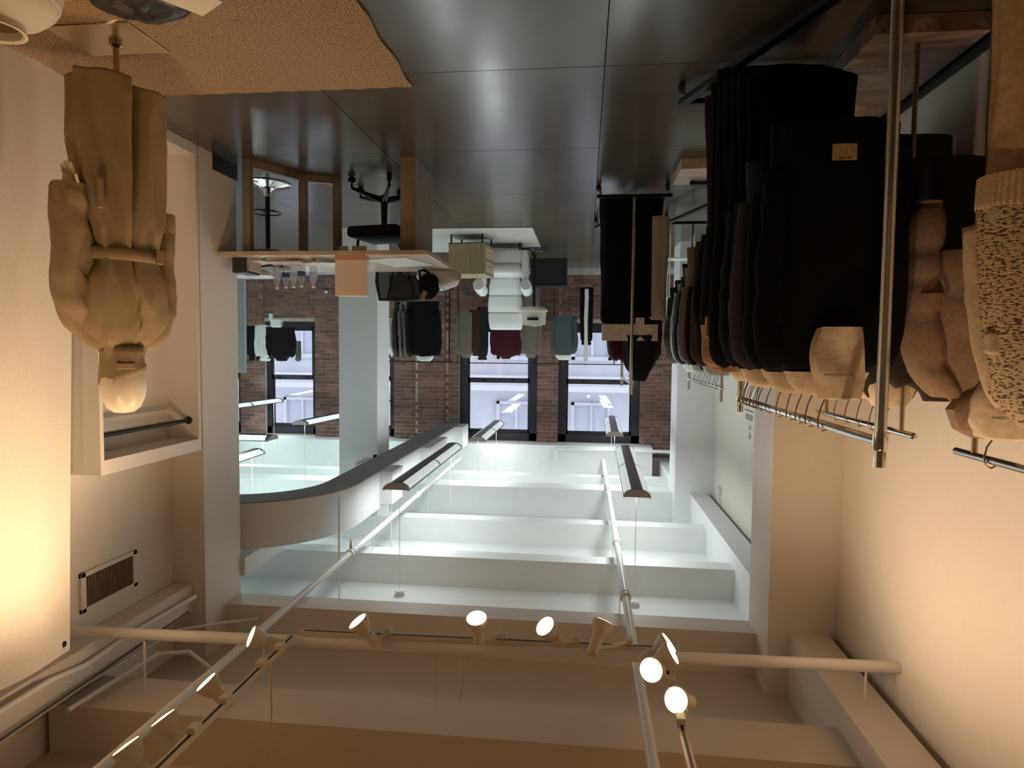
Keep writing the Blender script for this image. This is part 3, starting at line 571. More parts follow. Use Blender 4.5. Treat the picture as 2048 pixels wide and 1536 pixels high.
# ceramic vase and bag on the rug
v0 = Vector((2.245, 2.28, .014))
vs = thing('vase', 'squat cream ceramic vase with grooves and an open neck on the rug corner', 'vase', v0)
pr = [(.10, 0), (.17, .01), (.215, .05), (.232, .1), (.232, .125), (.228, .128), (.228, .132), (.232, .136), (.222, .178), (.218, .18), (.217, .184), (.21, .2), (.17, .24), (.115, .265), (.108, .275), (.112, .30), (.115, .305), (.105, .306), (.098, .3), (.096, .27), (.12, .24), (.19, .18), (.2, .1), (.12, .03), (.01, .025)]
MB().lathe(pr, 48).build('vase_body', mat('bisque_ceramic', (.72, .62, .47), rough=.7, bump=.15, scale=60), vs, True)
bg = thing('shopping_bag', 'crumpled dark grey bag with cream tags lying on the rug', 'bag', aZ(285, -32, .013))
def blob(cx, cy_, cz, rx, ry, rz_, sd, nn=20, mm=14, amp=.28):
    R = []
    for i in range(1, mm):
        th = math.pi * i / mm; R.append([(cx + rx * math.sin(th) * math.cos(q) * (1 + amp * noise.noise((math.cos(q) * 2 + sd, math.sin(q) * 2, th * 2))), cy_ + ry * math.sin(th) * math.sin(q) * (1 + amp * noise.noise((math.cos(q) * 2, sd, th * 2 + math.sin(q)))), max(cz + rz_ * math.cos(th) * (1 + amp * noise.noise((q_ * 0 + math.cos(q) * 3, math.sin(q) * 3, sd + th))), 0)) for q_, q in enumerate([2 * math.pi * k / nn for k in range(nn)])])
    return R
MB().rings(blob(0, 0, .06, .20, .14, .07, 3)).build('bag_body', mat('dark_grey_nylon', (.035, .03, .03), rough=.35, bump=.4, scale=14, bdist=.02), bg, 25)
MB().rings(blob(-.2, .03, .04, .14, .08, .05, 9)).build('bag_fold', mat('grey_nylon', (.15, .13, .12), rough=.4), bg, 25)
for i, (a_, b_, c_, rr) in enumerate(((.02, -.13, .12, .3), (.14, -.1, .10, -.6), (-.1, -.12, .09, .9), (.2, .05, .12, .2))):
    MB().sheet(lambda u, v: (a_ + (u - .5) * .09 * math.cos(rr) - (v - .5) * .03 * math.sin(rr), b_ + (u - .5) * .09 * math.sin(rr) + (v - .5) * .03, c_ + .012 * math.sin(u * 3) - v * .015), 6, 2, .002).build('paper_tag', M_cream, bg, True)
cd = thing('paper_card', 'cream paper card resting on the grey bag', 'card', aZ(372, -42, .11))
MB().prism([(-.02, -.10, .06), (.14, .02, .05), (.02, .14, .065), (-.13, .03, .075)], (0, 0, .002)).build('card_sheet', mat('cream_card', (.85, .78, .58), rough=.7), cd)
# ------------------------------------------------------------------ garments
HG = [0]
def garment(name, cat, label, x, y, zr, hw, ztop, zhem, mt, th=.05, rz=0., sleeves=True, slen=None, drop=.10, fold=.05, seed=None, collar=None, hem=1.06, hlab=None, group=None, sl_r=.055, pants=False, hanger=True, neck=.07, flip=1, sout=.0):
    HG[0] += 1; sd = HG[0] * 1.37 if seed is None else seed; L = ztop - zhem
    t = thing(name, label, cat, (x, y, 0), rz, group); b = MB(); R = []; N = 44
    if pants:
        for s_ in (-1, 1):
            RR = []
            for i in range(12):
                u = i / 11; z = ztop - L * u; RR.append(cross(z, hw * (.5 - .1 * u), th * (1 - .2 * u), cx=s_ * hw * (.48 - .02 * u), n=24, fold=.04, fn=3, ph=sd + u * 2))
            b = MB().rings(RR, True, True); o = b.build('trouser_leg', mt, t, 60)
        MB().rings([cross(z, hw * q, th * 1.05, n=32, fold=.01) for z, q in ((ztop + .012, .96), (ztop, 1.0), (ztop - .045, 1.0), (ztop - .05, .97))]).build('waistband', mt, t, 60)
    else:
        prof = [(0, neck, .55), (.03, neck + .02, .7), (drop * .5, hw * .62, .9), (drop * .8, hw * .86, 1.), (drop * 1.25, hw * .96, 1.05), (drop * 1.9, hw * .98, 1.1)]
        q = drop * 1.9; m_ = max(5, int((L - q) / .1))
        for i in range(1, m_ + 1):
            u = i / m_; prof.append((q + (L - q) * u, hw * (.98 + (hem - 1) * u - .04 * math.sin(math.pi * u)), 1.1 + .25 * u))
        for dz, w_, tq in prof:
            f_ = fold * min(1, dz / (.5 * L + .01)); R.append(cross(ztop - dz, w_, th * tq, n=N, fold=f_, fn=6, ph=sd + dz * .8, ex=2.4))
        b.rings(wrinkle(dense(R, 2), .008, 10, 1.6, sd, .8), True, True); o = b.build('garment_body', mt, t, 75)
        if sleeves:
            sl = slen or min(.62, L * .8)
            for s_ in (-1, 1):
                j = random.uniform(-.01, .015); P = [(s_ * (hw * .8), 0, ztop - drop * .8), (s_ * (hw * .96), -.006, ztop - drop * 1.25), (s_ * (hw * 1.04 + j + sout * .5), -.012, ztop - drop - sl * .3), (s_ * (hw * 1.05 + j + sout), -.02, ztop - drop - sl * .6), (s_ * (hw * 1.0 + sout), -.032, ztop - drop - sl)]
                sleeve(t, P, [sl_r * .9, sl_r * 1.1, sl_r * 1.05, sl_r * .95, sl_r * .85], mt, fold=.05, seed=sd, n=16, solid=False)
    if collar:
        MB().rings([cross(ztop + dz, a, c_, n=24, fold=.04, fn=4, ph=sd) for dz, a, c_ in ((-.05, neck + .075, .05), (.0, neck + .05, .05), (.03, neck + .02, .045), (.035, neck, .035))]).build('collar', collar, t, 60)
    if hanger:
        hz = zr - ztop; h = thing('garment_hanger', ' '.join(hlab.split()[:15]) if hlab else ('wire hanger of the ' + ' '.join(label.split()[:11])), 'hanger', (x, y, ztop), rz)
        pts = [(0, 0, -.03), (0, 0, hz * .35), (.012 * flip, 0, hz * .55), (.024 * flip, 0, hz - .012), (.020 * flip, 0, hz + .012), (.004 * flip, 0, hz + .024), (-.014 * flip, 0, hz + .018), (-.02 * flip, 0, hz + .0)]
        MB().tube(pts, .0028, 6).build('hook', M_hook, h, True)
        MB().tube([(-hw * .7, 0, -.075), (-hw * .3, 0, -.045), (0, 0, -.025), (hw * .3, 0, -.045), (hw * .7, 0, -.075)], .004, 6).build('shoulder_bar', M_hook, h, True)
    return t
BK = cloth('black_wool', (.006, .0055, .006)); BK2 = cloth('soft_black_knit', (.012, .010, .010)); CH = cloth('charcoal', (.045, .038, .034)); DBR = cloth('dark_brown_wool', (.045, .025, .015))
TAU = cloth('taupe_wool', (.17, .135, .11)); NAV = cloth('ink_navy', (.010, .013, .020)); BUR = cloth('burgundy', (.055, .012, .018)); GRY = cloth('mid_grey', (.12, .12, .115)); BLG = cloth('blue_grey', (.07, .085, .095))
OFF = cloth('off_white', (.68, .70, .66)); DGR = cloth('dark_olive_black', (.018, .022, .02)); STO = cloth('stone_grey', (.38, .34, .28)); PUF = cloth('dusty_pink_down', (.31, .21, .145), scale=50); BRN2 = cloth('brown_fleece', (.10, .078, .062)); CAM = cloth('camel_felt', (.50, .34, .20))
def cover(t, ztop, w_, h_, txt=True, y=-.075, x=0, mt=None):      # cotton dust cover over the shoulders
    def f(u, v): return (x + (u - .5) * w_ * (.78 + .36 * math.sin(math.pi * (.1 + .82 * v)) - .3 * max(0, v - .8)) + .008 * math.sin(v * 5), y - .012 * math.sin(u * 3.14) - .006 * math.sin(v * 7 + u * 4), ztop - h_ + v * h_)
    MB().sheet(f, 10, 12, .03).build('cotton_cover', mt or M_cream, t, True)
    if txt:
        o = text('CLF LORES HOMME', .0115, M_ink, (x + .004, y - .052, ztop - h_ * .36), (math.pi / 2, 0, 0), t)
# --- Z racks
def zrack(label, x, yn, yf, zr, wn=.75, x2=None, dia=.017, zp=None, skewx=.0, casters=True):
    t = thing('garment_rack', label, 'clothes rack', (x, yn, 0)); L = yf - yn; zp = zp or zr + .06
    for yy in (0, L):
        MB().tube([(0, yy, .12), (0, yy, zp)], dia, 18).build('upright', M_chrome, t, True)
        MB().lathe([(dia * 1.25, 0), (dia * 1.25, .05), (dia * 1.05, .055)], 16, (0, yy, zr - .03)).build('collar_fitting', M_chrome, t, True)
    MB().tube([(0, 0, zr), (0, L, zr)], dia * .85, 18).build('rail', M_chrome, t, True)
    for yy in (0, L): MB().box((-wn / 2, yy - .022, .095), (wn / 2, yy + .022, .125), .003).build('foot_bar', M_dark, t)
    MB().obox((wn / 2 - .02, L, .11), (-wn / 2 + .02, 0, .11), .05, .028).build('diagonal_bar', M_dark, t)
    for yy in (0, L):
        for s_ in (-1, 1):
            cx = s_ * (wn / 2 - .03); c = MB().lathe([(.006, .095), (.012, .09), (.012, .06)], 12, (cx, yy, 0)).build('caster', M_chrome, t, True)
            MB().lathe([(.028, -.012), (.034, -.01), (.034, .01), (.028, .012)], 20, (cx + .012, yy, .034), (1, .5, 0)).build('wheel', M_dark, c, True)
            MB().box((cx - .008, yy - .02, .03), (cx + .022, yy + .02, .062), .004).build('caster_fork', M_chrome, c)
    return t
zrack('chrome Z-base garment rack packed with black coats nearest the viewer', -.88, 2.04, 3.80, 1.765, .76, zp=1.84)
zrack('chrome Z-base garment rack standing between the table and the sign wall', -.42, 6.02, 7.5, 1.80, .67, zp=1.90, dia=.016)
zrack('chrome Z-base garment rack at the far end of the sign wall', -1.14, 5.6, 7.3, 1.80, .6, zp=1.92, dia=.014)
# T stands on marble slabs
def tstand(label, x, y0, y1, yp, zr, slab, mt=M_marble, pw=.011):
    t = thing('clothes_stand', label, 'clothes stand', (x, y0, 0)); (sx0, sy0, sx1, sy1, sh) = slab
    MB().box((sx0 - x, sy0 - y0, 0), (sx1 - x, sy1 - y0, sh), .004).build('marble_slab', mt, t)
    for yy in yp: MB().tube([(0, yy - y0, sh), (0, yy - y0, zr)], pw, 14).build('upright', M_brass, t, True)
    MB().tube([(0, 0, zr), (0, y1 - y0, zr)], .0155, 18).build('rail', M_chrome, t, True); MB().lathe([(.0155, 0), (.013, -.008), (.004, -.011)], 18, (0, 0, zr), (0, 1, 0)).build('end_cap', M_chrome, t, True)
    return t
tstand('bronze clothes stand rising from the rust marble slab by the black baseboard', -1.49, 3.12, 4.35, (3.24, 4.2), 1.875, (-1.745, 3.13, -1.26, 4.3, .085))
tstand('bronze clothes stand beside it whose rail end shows above the pink puffer jacket', -1.49, .9, 2.78, (2.66, 1.1), 1.89, (-1.745, .85, -1.26, 1.9, .085))
tstand('clothes stand on a pale marble slab just past the wall end', -.98, 5.3, 5.56, (5.5,), 1.3, (-1.2, 5.25, -.72, 5.75, .085), M_marbw)
# garments on the near rack, front to back
x0 = -.88; zr = 1.765
G = [(3.66, .25, .14, DBR, 'dark brown long coat with pale edge at the deep end of the near rack', {}),
     (3.52, .24, .12, BK, 'black long coat hanging behind the brown coat edge', {}),
     (3.38, .24, .12, BK2, 'black full-length coat whose hem nearly meets the diagonal bar', {}),
     (3.20, .23, .22, BK, 'black full-length coat over the diagonal bar, lowest hem', {}),
     (3.03, .22, .28, BK2, 'soft black knit coat in the middle of the near rack', {}),
     (2.88, .215, .36, BK, 'black wool long coat third behind the printed cotton cover', {}),
     (2.76, .225, .74, CH, 'charcoal short jacket with a sleeve showing a white line at the cuff', {'slen': .72}),
     (2.64, .205, .70, BK, 'black wool jacket directly behind the printed cotton cover', {})]
for i, (y, hw, zh, mt_, lb, kw) in enumerate(G):
    g = garment('coat', 'coat', lb, x0, y, zr, hw, 1.63 - (i % 3) * .012, zh, mt_, th=.045, hlab='near-rack wire hanger of the ' + ' '.join(lb.split()[:10]), rz=random.uniform(-.06, .06), collar=M_cream if i in (1, 3, 5, 6) else None, group='dark coats on the near rack')
g = garment('coat', 'coat', 'black coat with a cream cotton cover printed with one line of text', x0 - .0, 2.50, zr, .20, 1.62, .68, BK, th=.055, slen=.66, sl_r=.05, collar=M_cream, hlab='bronze wire hanger above the printed cotton cover', sout=.0)
cover(g, 1.665, .145, .25, True, y=-.085, x=.0)
MB().sheet(lambda u, v: (.0 + (u - .5) * .08, -.10 - .004 * math.sin(u * 3), .78 + v * .055), 4, 3, .004).build('swing_tag', CAM, g); text('CLF LORES', .009, M_ink, (0, -.108, .83), (math.pi / 2, 0, 0), g)
g = garment('folded_cloth', 'cloth', 'folded camel cotton cloth with a square flap on the near rack end', x0 + .17, 3.32, zr, .13, 1.60, 1.37, CAM, th=.05, sleeves=False, drop=.05, hanger=False)
MB().box((-.13, -.075, 1.33), (.13, -.045, 1.43), .006).build('square_flap', CAM, g)
# loose empty hangers on the rails
for i in range(6):
    h = thing('garment_hanger', 'empty bronze wire hanger number %d in the bunch by the deep upright'.replace('number %d', ('first', 'second', 'third', 'fourth', 'fifth', 'sixth')[i]), 'hanger', (x0, 3.72 - i * .075, 1.63), random.uniform(-.5, .5), 'wire hangers bunched at the deep end of the near rail')
    hz = zr - 1.63; MB().tube([(0, 0, -.03), (0, 0, hz * .35), (.012, 0, hz * .55), (.026, 0, hz - .012), (.02, 0, hz + .014), (.004, 0, hz + .026), (-.016, 0, hz + .018), (-.02, 0, hz)], .003, 6).build('hook', M_hook, h, True)
    MB().tube([(-.18, 0, -.075), (0, 0, -.025), (.18, 0, -.075)], .004, 6).build('shoulder_bar', M_hook, h, True)
# garments on the marble stand against the wall
xw = -1.49; zw = 1.875
G = [(4.02, .22, .62, BK, 'black trousers-length coat at the back of the marble stand'), (3.86, .22, .50, NAV, 'ink navy coat on the marble stand'), (3.70, .23, .56, BK2, 'soft black coat on the marble stand, third from the upright'), (3.54, .22, .46, BK, 'black coat just behind the charcoal hooded one on the marble stand')]
for i, (y, hw, zh, mt_, lb) in enumerate(G):
    garment('coat', 'coat', lb, xw, y, zw, hw, 1.70, zh, mt_, th=.055, rz=random.uniform(-.1, .1), collar=M_cream if i == 3 else None, group='dark coats on the marble stand')
g = garment('coat', 'coat', 'charcoal coat with open neck showing a cream lining on the marble stand', xw, 3.38, zw, .235, 1.72, .47, CH, th=.06, slen=.95, collar=None, sl_r=.06, neck=.10, drop=.13)
MB().rings([cross(z, a, b, n=32, fold=.03, ex=2) for z, a, b in ((1.60, .135, .070), (1.66, .125, .075), (1.72, .10, .07), (1.76, .075, .05), (1.765, .03, .02))]).build('cream_lining', M_cream, g, True)
MB().sheet(lambda u, v: (.06 + u * .03, -.075, .50 + v * .06), 2, 2, .003).build('swing_tag', M_creamn, g)
# puffer jacket
PX, PY = -1.49, 2.55
pj = thing('puffer_jacket', 'dusty pink quilted puffer jacket with flap pocket on the wall-side rail', 'jacket', (PX, PY, 0), .05)
def puff(lv_, cx=0, n=40, bul=.012, ex=2.2, segs=6):
    R = []
    for (z0, a0, b0, c0), (z1, a1, b1, c1) in zip(lv_, lv_[1:]):
        for i in range(segs):
            u = i / segs; s = math.sin(math.pi * u) ** .6 if u > 0 else 0; R.append(cross(z0 + (z1 - z0) * u, (a0 + (a1 - a0) * u) + bul * s, (b0 + (b1 - b0) * u) + bul * s, cx=cx + c0 + (c1 - c0) * u, cyy=0, n=n, ex=ex, fold=.01, ph=z0 * 9))
    z, a, b, c = lv_[-1]; R.append(cross(z, a, b, cx=cx + c, n=n, ex=ex)); return R
MB().rings(puff([(1.74, .05, .04, 0), (1.71, .10, .06, 0), (1.63, .18, .085, 0), (1.45, .235, .10, 0), (1.28, .24, .105, 0), (1.13, .24, .10, 0)])).build('quilted_body', PUF, pj, 60)
for s_ in (1, -1): MB().rings(puff([(1.66, .05, .06, s_ * .16), (1.55, .062, .07, s_ * .235), (1.36, .06, .07, s_ * .265), (1.24, .058, .068, s_ * .27), (1.13, .056, .066, s_ * .268), (.98, .05, .06, s_ * .255)], n=28, bul=.012)).build('sleeve', PUF, pj, 60)
for s_ in (1,): MB().rings([cross(z, a, b, cx=.25, n=24) for z, a, b in ((.985, .04, .045), (.95, .042, .046), (.945, .036, .04))]).build('ribbed_cuff', cloth('tan_rib', (.40, .29, .18)), pj, True)
MB().sheet(lambda u, v: (.255 + (u - .5) * .085, -.078 - .01 * math.sin(u * 3.1), 1.285 + v * .028), 4, 3, .004).build('sleeve_strap', PUF, pj); MB().sheet(lambda u, v: (.07 + u * .075 + v * .02, -.128 - .004 * math.sin(u * 3.1), 1.18 + v * .16), 5, 5, .012).build('pocket_flap', PUF, pj, True)
for s_ in (1, -1):
    MB().rings([cross(z, a, b, cx=s_ * c, cyy=-.055, n=24, fold=.06, fn=3) for z, a, b, c in ((1.80, .03, .03, .02), (1.80, .05, .04, .05), (1.77, .075, .05, .08), (1.70, .09, .05, .09), (1.64, .06, .04, .08), (1.62, .02, .02, .07))]).build('hood_fold', PUF, pj, True)
MB().rings([cross(z, a, b, cx=.02, cyy=-.10, n=28, fold=.0, fn=3, ex=2) for z, a, b in ((1.80, .05, .04), (1.79, .09, .06), (1.74, .115, .07), (1.66, .11, .06), (1.60, .08, .045), (1.575, .02, .02))]).build('cotton_cover', M_cream, pj, True)
text('CLF LORES HOMME', .0125, M_ink, (.045, -.176, 1.715), (math.pi / 2, 0, 0), pj)
MB().prism([(.045, -.165, 1.56), (.10, -.155, 1.58), (.085, -.16, 1.66), (.04, -.17, 1.665)], (0, -.008, 0)).build('collar_tab', BRN2, pj)
h = thing('garment_hanger', 'bronze wire hanger above the pink puffer jacket', 'hanger', (PX, PY, 1.78), .3); MB().tube([(0, 0, -.06), (0, 0, .03), (.016, 0, .06), (.024, 0, .10), (.018, 0, .13), (0, 0, .138), (-.018, 0, .125), (-.02, 0, .11)], .0035, 8).build('hook', M_hook, h, True)
MB().tube([(-.2, 0, -.14), (0, 0, -.06), (.2, 0, -.14)], .005, 6).build('shoulder_bar', M_hook, h, True)
garment('jacket', 'jacket', 'dark jacket partly hidden behind the pink puffer sleeve', -1.5, 2.92, 1.9, .19, 1.70, .70, CH, th=.05, hanger=False)
# knitted sweater and skirt nearest on the same rail
sw = thing('knit_sweater', 'cream and brown marled knit sweater with ribbed hem at the frame edge', 'sweater', (-1.42, 2.14, 0), .0)
MB().rings([cross(z, a, b, n=48, fold=.015, fn=5) for z, a, b in ((1.74, .06, .05), (1.70, .12, .07), (1.62, .18, .085), (1.45, .205, .1), (1.25, .225, .105), (1.10, .235, .105), (1.06, .236, .105))]).build('knit_body', M_tweed, sw, 60)
RB = []
for z, a in ((1.062, .237), (1.05, .24), (1.0, .238), (.965, .236), (.96, .225)):
    RB.append([(x * (1 + .010 * math.sin(k * math.pi)), y, zz) for k, (x, y, zz) in enumerate(cross(z, a + .004 * 0, .11, n=120, fold=.0))])
RB = [[(x * (1.012 if k % 2 else .995), y * (1.05 if k % 2 else .98), zz) for k, (x, y, zz) in enumerate(r)] for r in RB]
MB().rings(RB).build('ribbed_hem', cloth('oat_rib', (.55, .42, .27)), sw)
for s_ in (1, -1): sleeve(sw, [(s_ * .10, .02, 1.64), (s_ * .14, .03, 1.56), (s_ * .165, .05, 1.4), (s_ * .185, .07, 1.24), (s_ * .195, .08, 1.1)], [.05, .06, .058, .052, .048], cloth('oat_knit', (.56, .44, .29)), seed=s_)
MB().tube([(0, 0, 1.70), (0, 0, 1.8), (.02, 0, 1.85), (.02, 0, 1.9), (0, 0, 1.915), (-.02, 0, 1.9)], .0035, 8).build('hanger_hook', M_hook, sw, True)
MB().box((.16, -.04, 1.43), (.215, .0, 1.50), .012).build('shoulder_pad', cloth('oat_rib', (0, 0, 0)), sw)
sk = garment('long_skirt', 'skirt', 'cream long pleated skirt falling below the marled sweater', -1.42, 2.16, 1.9, .205, 1.02, .12, cloth('cream_wool', (.50, .36, .20), scale=40), th=.08, sleeves=False, drop=.03, fold=.09, neck=.17, hanger=False, hem=1.0)
# ------------------------------------------------------------------ far-room racks
# rack standing beyond (between table and sign wall)
g = garment('coat', 'coat', 'black long coat with a cream cotton band on the middle rack', -.40, 6.14, 1.80, .265, 1.30, .10, BK, th=.07, sleeves=False, drop=.06, neck=.2, hanger=False)
MB().sheet(lambda u, v: (-.25 + u * .5, -.085 - .01 * math.sin(u * 6), 1.26 + v * .15), 10, 4, .03).build('cotton_band', M_creamn, g, True)
MB().sheet(lambda u, v: (-.13 + u * .08, -.12, 1.20 + v * .1), 3, 3, .012).build('cotton_band', M_creamn, g, True)
g = garment('folded_jacket', 'jacket', 'black glossy jacket folded over the top of the middle rack', -.50, 6.10, 1.80, .15, 1.78, 1.36, mat('black_satin', (.006, .006, .008), rough=.7, spec=.2, bump=.3, scale=12, bdist=.02), th=.07, sleeves=False, drop=.16, neck=.05, hanger=False)
gq = aY(1318, 640, 6.0); garment('coat', 'coat', 'stone grey narrow coat edge in front of the black coat on the middle rack', gq.x, gq.y, 1.80, .07, gq.z, aY(1318, 430, 5.93).z, STO, th=.03, sleeves=False, drop=.04, hanger=False)
for i, (y, mt_, lb, zh) in enumerate([(6.6, BUR, 'burgundy coat glimpsed inside the middle rack', .9), (6.8, BK2, 'black coat inside the middle rack', .2), (7.0, BRN2, 'brown fleece coat on the middle rack', .5), (7.2, CH, 'charcoal coat at the end of the middle rack', .45)]):
    garment('coat', 'coat', lb, -.50, y, 1.80, .19, 1.66, zh, mt_, th=.055, hlab='wire hanger with the ' + lb, rz=.1)
G = [(5.72, .22, .82, BK, 'black short jacket at the near end of the far rack'), (5.85, .25, .60, TAU, 'taupe wool coat with pale edge on the far rack'), (6.05, .24, .75, STO, 'stone coloured coat on the far rack'), (6.2, .24, .7, NAV, 'ink navy coat on the far rack'), (6.35, .24, .8, GRY, 'mid grey coat on the far rack'),
     (6.5, .24, .85, OFF, 'off-white shirt jacket on the far rack'), (6.65, .25, .8, BRN2, 'brown fleece jacket on the far rack'), (6.85, .26, .85, TAU, 'taupe padded jacket at the end of the far rack')]
for y, hw, zh, mt_, lb in G: garment('coat', 'coat', lb, -1.14, y, 1.80, hw, 1.66 + random.uniform(-.02, .02), zh, mt_, th=.05, hlab='wire hanger with the ' + lb, rz=random.uniform(-.1, .1), group='coats on the far rack', collar=OFF if zh > .78 else None)
# rail behind, crossing before the brick wall
rl = thing('clothes_rail', 'long thin dark rail with clothes crossing in front of the brick wall', 'clothes rail', (-1.5, 11.4, 0))
zR = 1.745
MB().tube([(0, 0, zR), (3.85, 0, zR)], .009, 10).build('rail', M_dark, rl, True)
for xx in (1.0, 2.05, 3.75): MB().tube([(xx, 0, 0), (xx, 0, zR)], .009, 10).build('upright', M_dark, rl, True)
MB().tube([(3.9 + 1.5 - 1.55, 0, zR), (4.1, .6, zR)], .007, 8).build('wall_bracket', M_dark, rl)
def gp(x, w_px, ytop, yhem, Y, mt_, lb, name='coat', cat='coat', **kw):
    c = aY(x, ytop, Y); hz = aY(x, yhem, Y).z; hw = w_px * Y / F / 2 * .96; kw.setdefault('hlab', 'small wire hanger with the ' + lb)
    return garment(name, cat, lb, c.x, c.y, kw.pop('zr', c.z + .09), hw, c.z, hz, mt_, **kw)
for x, wd, yt, yh, mt_, lb, kw in [(932, 34, 716, 625, TAU, 'taupe coat first on the brick wall rail', {}), (953, 26, 712, 620, DBR, 'dark brown coat second on the brick wall rail', {}), (965, 22, 720, 614, DGR, 'blackish green narrow coat on the brick wall rail', {'sleeves': False}),
                                   (1012, 56, 718, 600, BUR, 'burgundy jacket behind the white armchair', {'slen': .5}), (1062, 34, 716, 575, TAU, 'taupe long coat between armchair and stool', {}), (1127, 44, 716, 632, BLG, 'blue-grey sweater alone on the brick wall rail', {'collar': OFF}), (1172, 26, 690, 575, BK, 'black long coat beside the blue-grey sweater', {'sleeves': False}),
                                   (1232, 16, 712, 620, BUR, 'burgundy sliver of coat by the rail end', {'sleeves': False}), (1140, 60, 716, 560, BK2, 'dark coat low behind the stool on the rail', {'sleeves': False})][:8]:
    gp(x, wd, yt, yh, 11.4, mt_, lb, th=.05, sl_r=.04, zr=zR, **kw)
g = gp(1171, 7, 727, 578, 11.3, OFF, 'white scarf strip hanging on the black long coat', name='scarf', cat='scarf', sleeves=False, th=.02, drop=.03, neck=.02, hanger=False)
rl = thing('clothes_rail', 'dark garment rail partly hidden behind the square column', 'clothes rail', (2.1, 10.2, 0)); zR2 = 1.71
MB().tube([(0, 0, zR2), (1.45, 0, zR2)], .012, 10).build('rail', M_dark, rl, True); MB().tube([(.05, 0, 0), (.05, 0, zR2)], .012, 10).build('upright', M_dark, rl, True); MB().tube([(1.4, 0, 0), (1.4, 0, zR2)], .012, 10).build('upright', M_dark, rl, True)
for x, yt, yh, mt_, lb, w2 in [(784, 722, 640, OFF, 'off-white garment edge next to the column', .20), (794, 720, 605, CH, 'charcoal garment edge next to the column', .2), (803, 720, 610, TAU, 'taupe garment edge in the column-side row', .2), (812, 718, 612, GRY, 'mid grey garment edge in the column-side row', .2), (820, 718, 600, BK2, 'soft black garment edge in the column-side row', .2)]:
    c = aY(x, yt, 10.2); garment('coat', 'coat', lb, c.x, c.y, zR2, w2, 1.64, aY(x, yh, 10.2).z, mt_, th=.032, rz=math.radians(78), sleeves=True, sl_r=.028, hlab='small wire hanger with the ' + lb)
gp(850, 58, 718, 603, 10.0, BK, 'broad black coat facing out at the end of the column-side row', th=.06, zr=zR2, collar=OFF, rz=.15)
gp(873, 16, 712, 620, 10.15, DGR, 'dark narrow coat behind the broad black coat', th=.06, zr=zR2, sleeves=False)
rl = thing('clothes_rail', 'thin free-standing rail with clothes before the side window', 'clothes rail', (4.9, 9.3, 0)); zR3 = 1.70
MB().tube([(0, 0, zR3), (1.35, 0, zR3)], .009, 10).build('rail', M_dark, rl, True)
for xx in (0.03, .17): MB().tube([(xx, 0, 0), (xx, 0, zR3)], .009, 10).build('upright', M_brass, rl, True)
MB().tube([(1.32, 0, 0), (1.32, 0, zR3)], .009, 10).build('upright', M_brass, rl, True)
gp(563, 48, 722, 655, 9.3, BK2, 'black knit facing out on the thin free-standing rail', th=.07, zr=zR3, slen=.4)
gp(553, 24, 655, 640, 9.2, OFF, 'white folded paper band on the black knit', name='paper_band', cat='paper', sleeves=False, th=.06, hanger=False, drop=.02, neck=.06)
gp(530, 26, 722, 650, 9.32, OFF, 'white shirt with loose sleeve on the thin free-standing rail', th=.05, zr=zR3)
gp(508, 34, 720, 652, 9.4, NAV, 'ink navy coat beside the white shirt', th=.05, zr=zR3)
gp(596, 12, 722, 682, 9.3, GRY, 'pale grey scarf by the last upright of the thin rail', name='scarf', cat='scarf', th=.02, zr=zR3, sleeves=False, drop=.03, neck=.03)
for xx, yy, lb in ((541, 633, 'white wall plate on the brick between clothes and bottles'), (502, 670, 'white wall plate low beside the dark window frame')):
    c = aY(xx, yy, YB - .03); tag(box1((c.x - .04, c.y, c.z - .06), (c.x + .04, c.y + .015, c.z + .06), .004).build('wall_plate', M_lid), lb, 'wall plate')
c = aY(653, 582, YB - .05); t = thing('wall_tap', 'small chrome fitting on the brick pier beside the peach box', 'fitting', c); MB().lathe([(.04, 0), (.04, .03), (.02, .04), (.02, .07)], 16, (0, 0, 0), (0, -1, 0)).build('fitting_body', M_chrome, t, True)
# ------------------------------------------------------------------ table with bottles and box
tb = thing('work_table', 'long marble-topped table on walnut leg frames at the room opening', 'table', (2.0, 5.3, 0))
TZ = .785; X0, X1, Y0, Y1 = 1.20, 2.89, 4.88, 5.98
MB().box((X0 - 2, Y0 - 5.3, TZ - .035), (X1 - 2, Y1 - 5.3, TZ), .004).build('table_top', M_marbw, tb)
MB().box((1.34 - 2, 4.98 - 5.3 + .06, 0), (1.46 - 2, 5.62 - 5.3, TZ - .035), .003).build('leg_panel', M_wood, tb)
for (x, y) in ((2.71, 5.02), (2.46, 5.5), (2.2, 5.62)): MB().box((x - 2 - .032, y - 5.3 - .03, 0), (x - 2 + .032, y - 5.3 + .03, TZ - .035), .003).build('leg', M_wood, tb)
MB().obox((.71, -.28, .03), (.46, .2, .03), .05, .06).build('floor_stretcher', M_wood, tb); MB().obox((.46, .2, .03), (.2, .32, .03), .05, .06).build('floor_stretcher', M_wood, tb)
M_paper = mat('white_paper', (.72, .70, .66), rough=.7); M_pet = glassy('clear_plastic', (.93, .96, .97), .38, .12)
M_blue = mat('blue_label', (.04, .07, .25), rough=.5); M_peach = mat('peach_card', (.90, .74, .66), rough=.6)
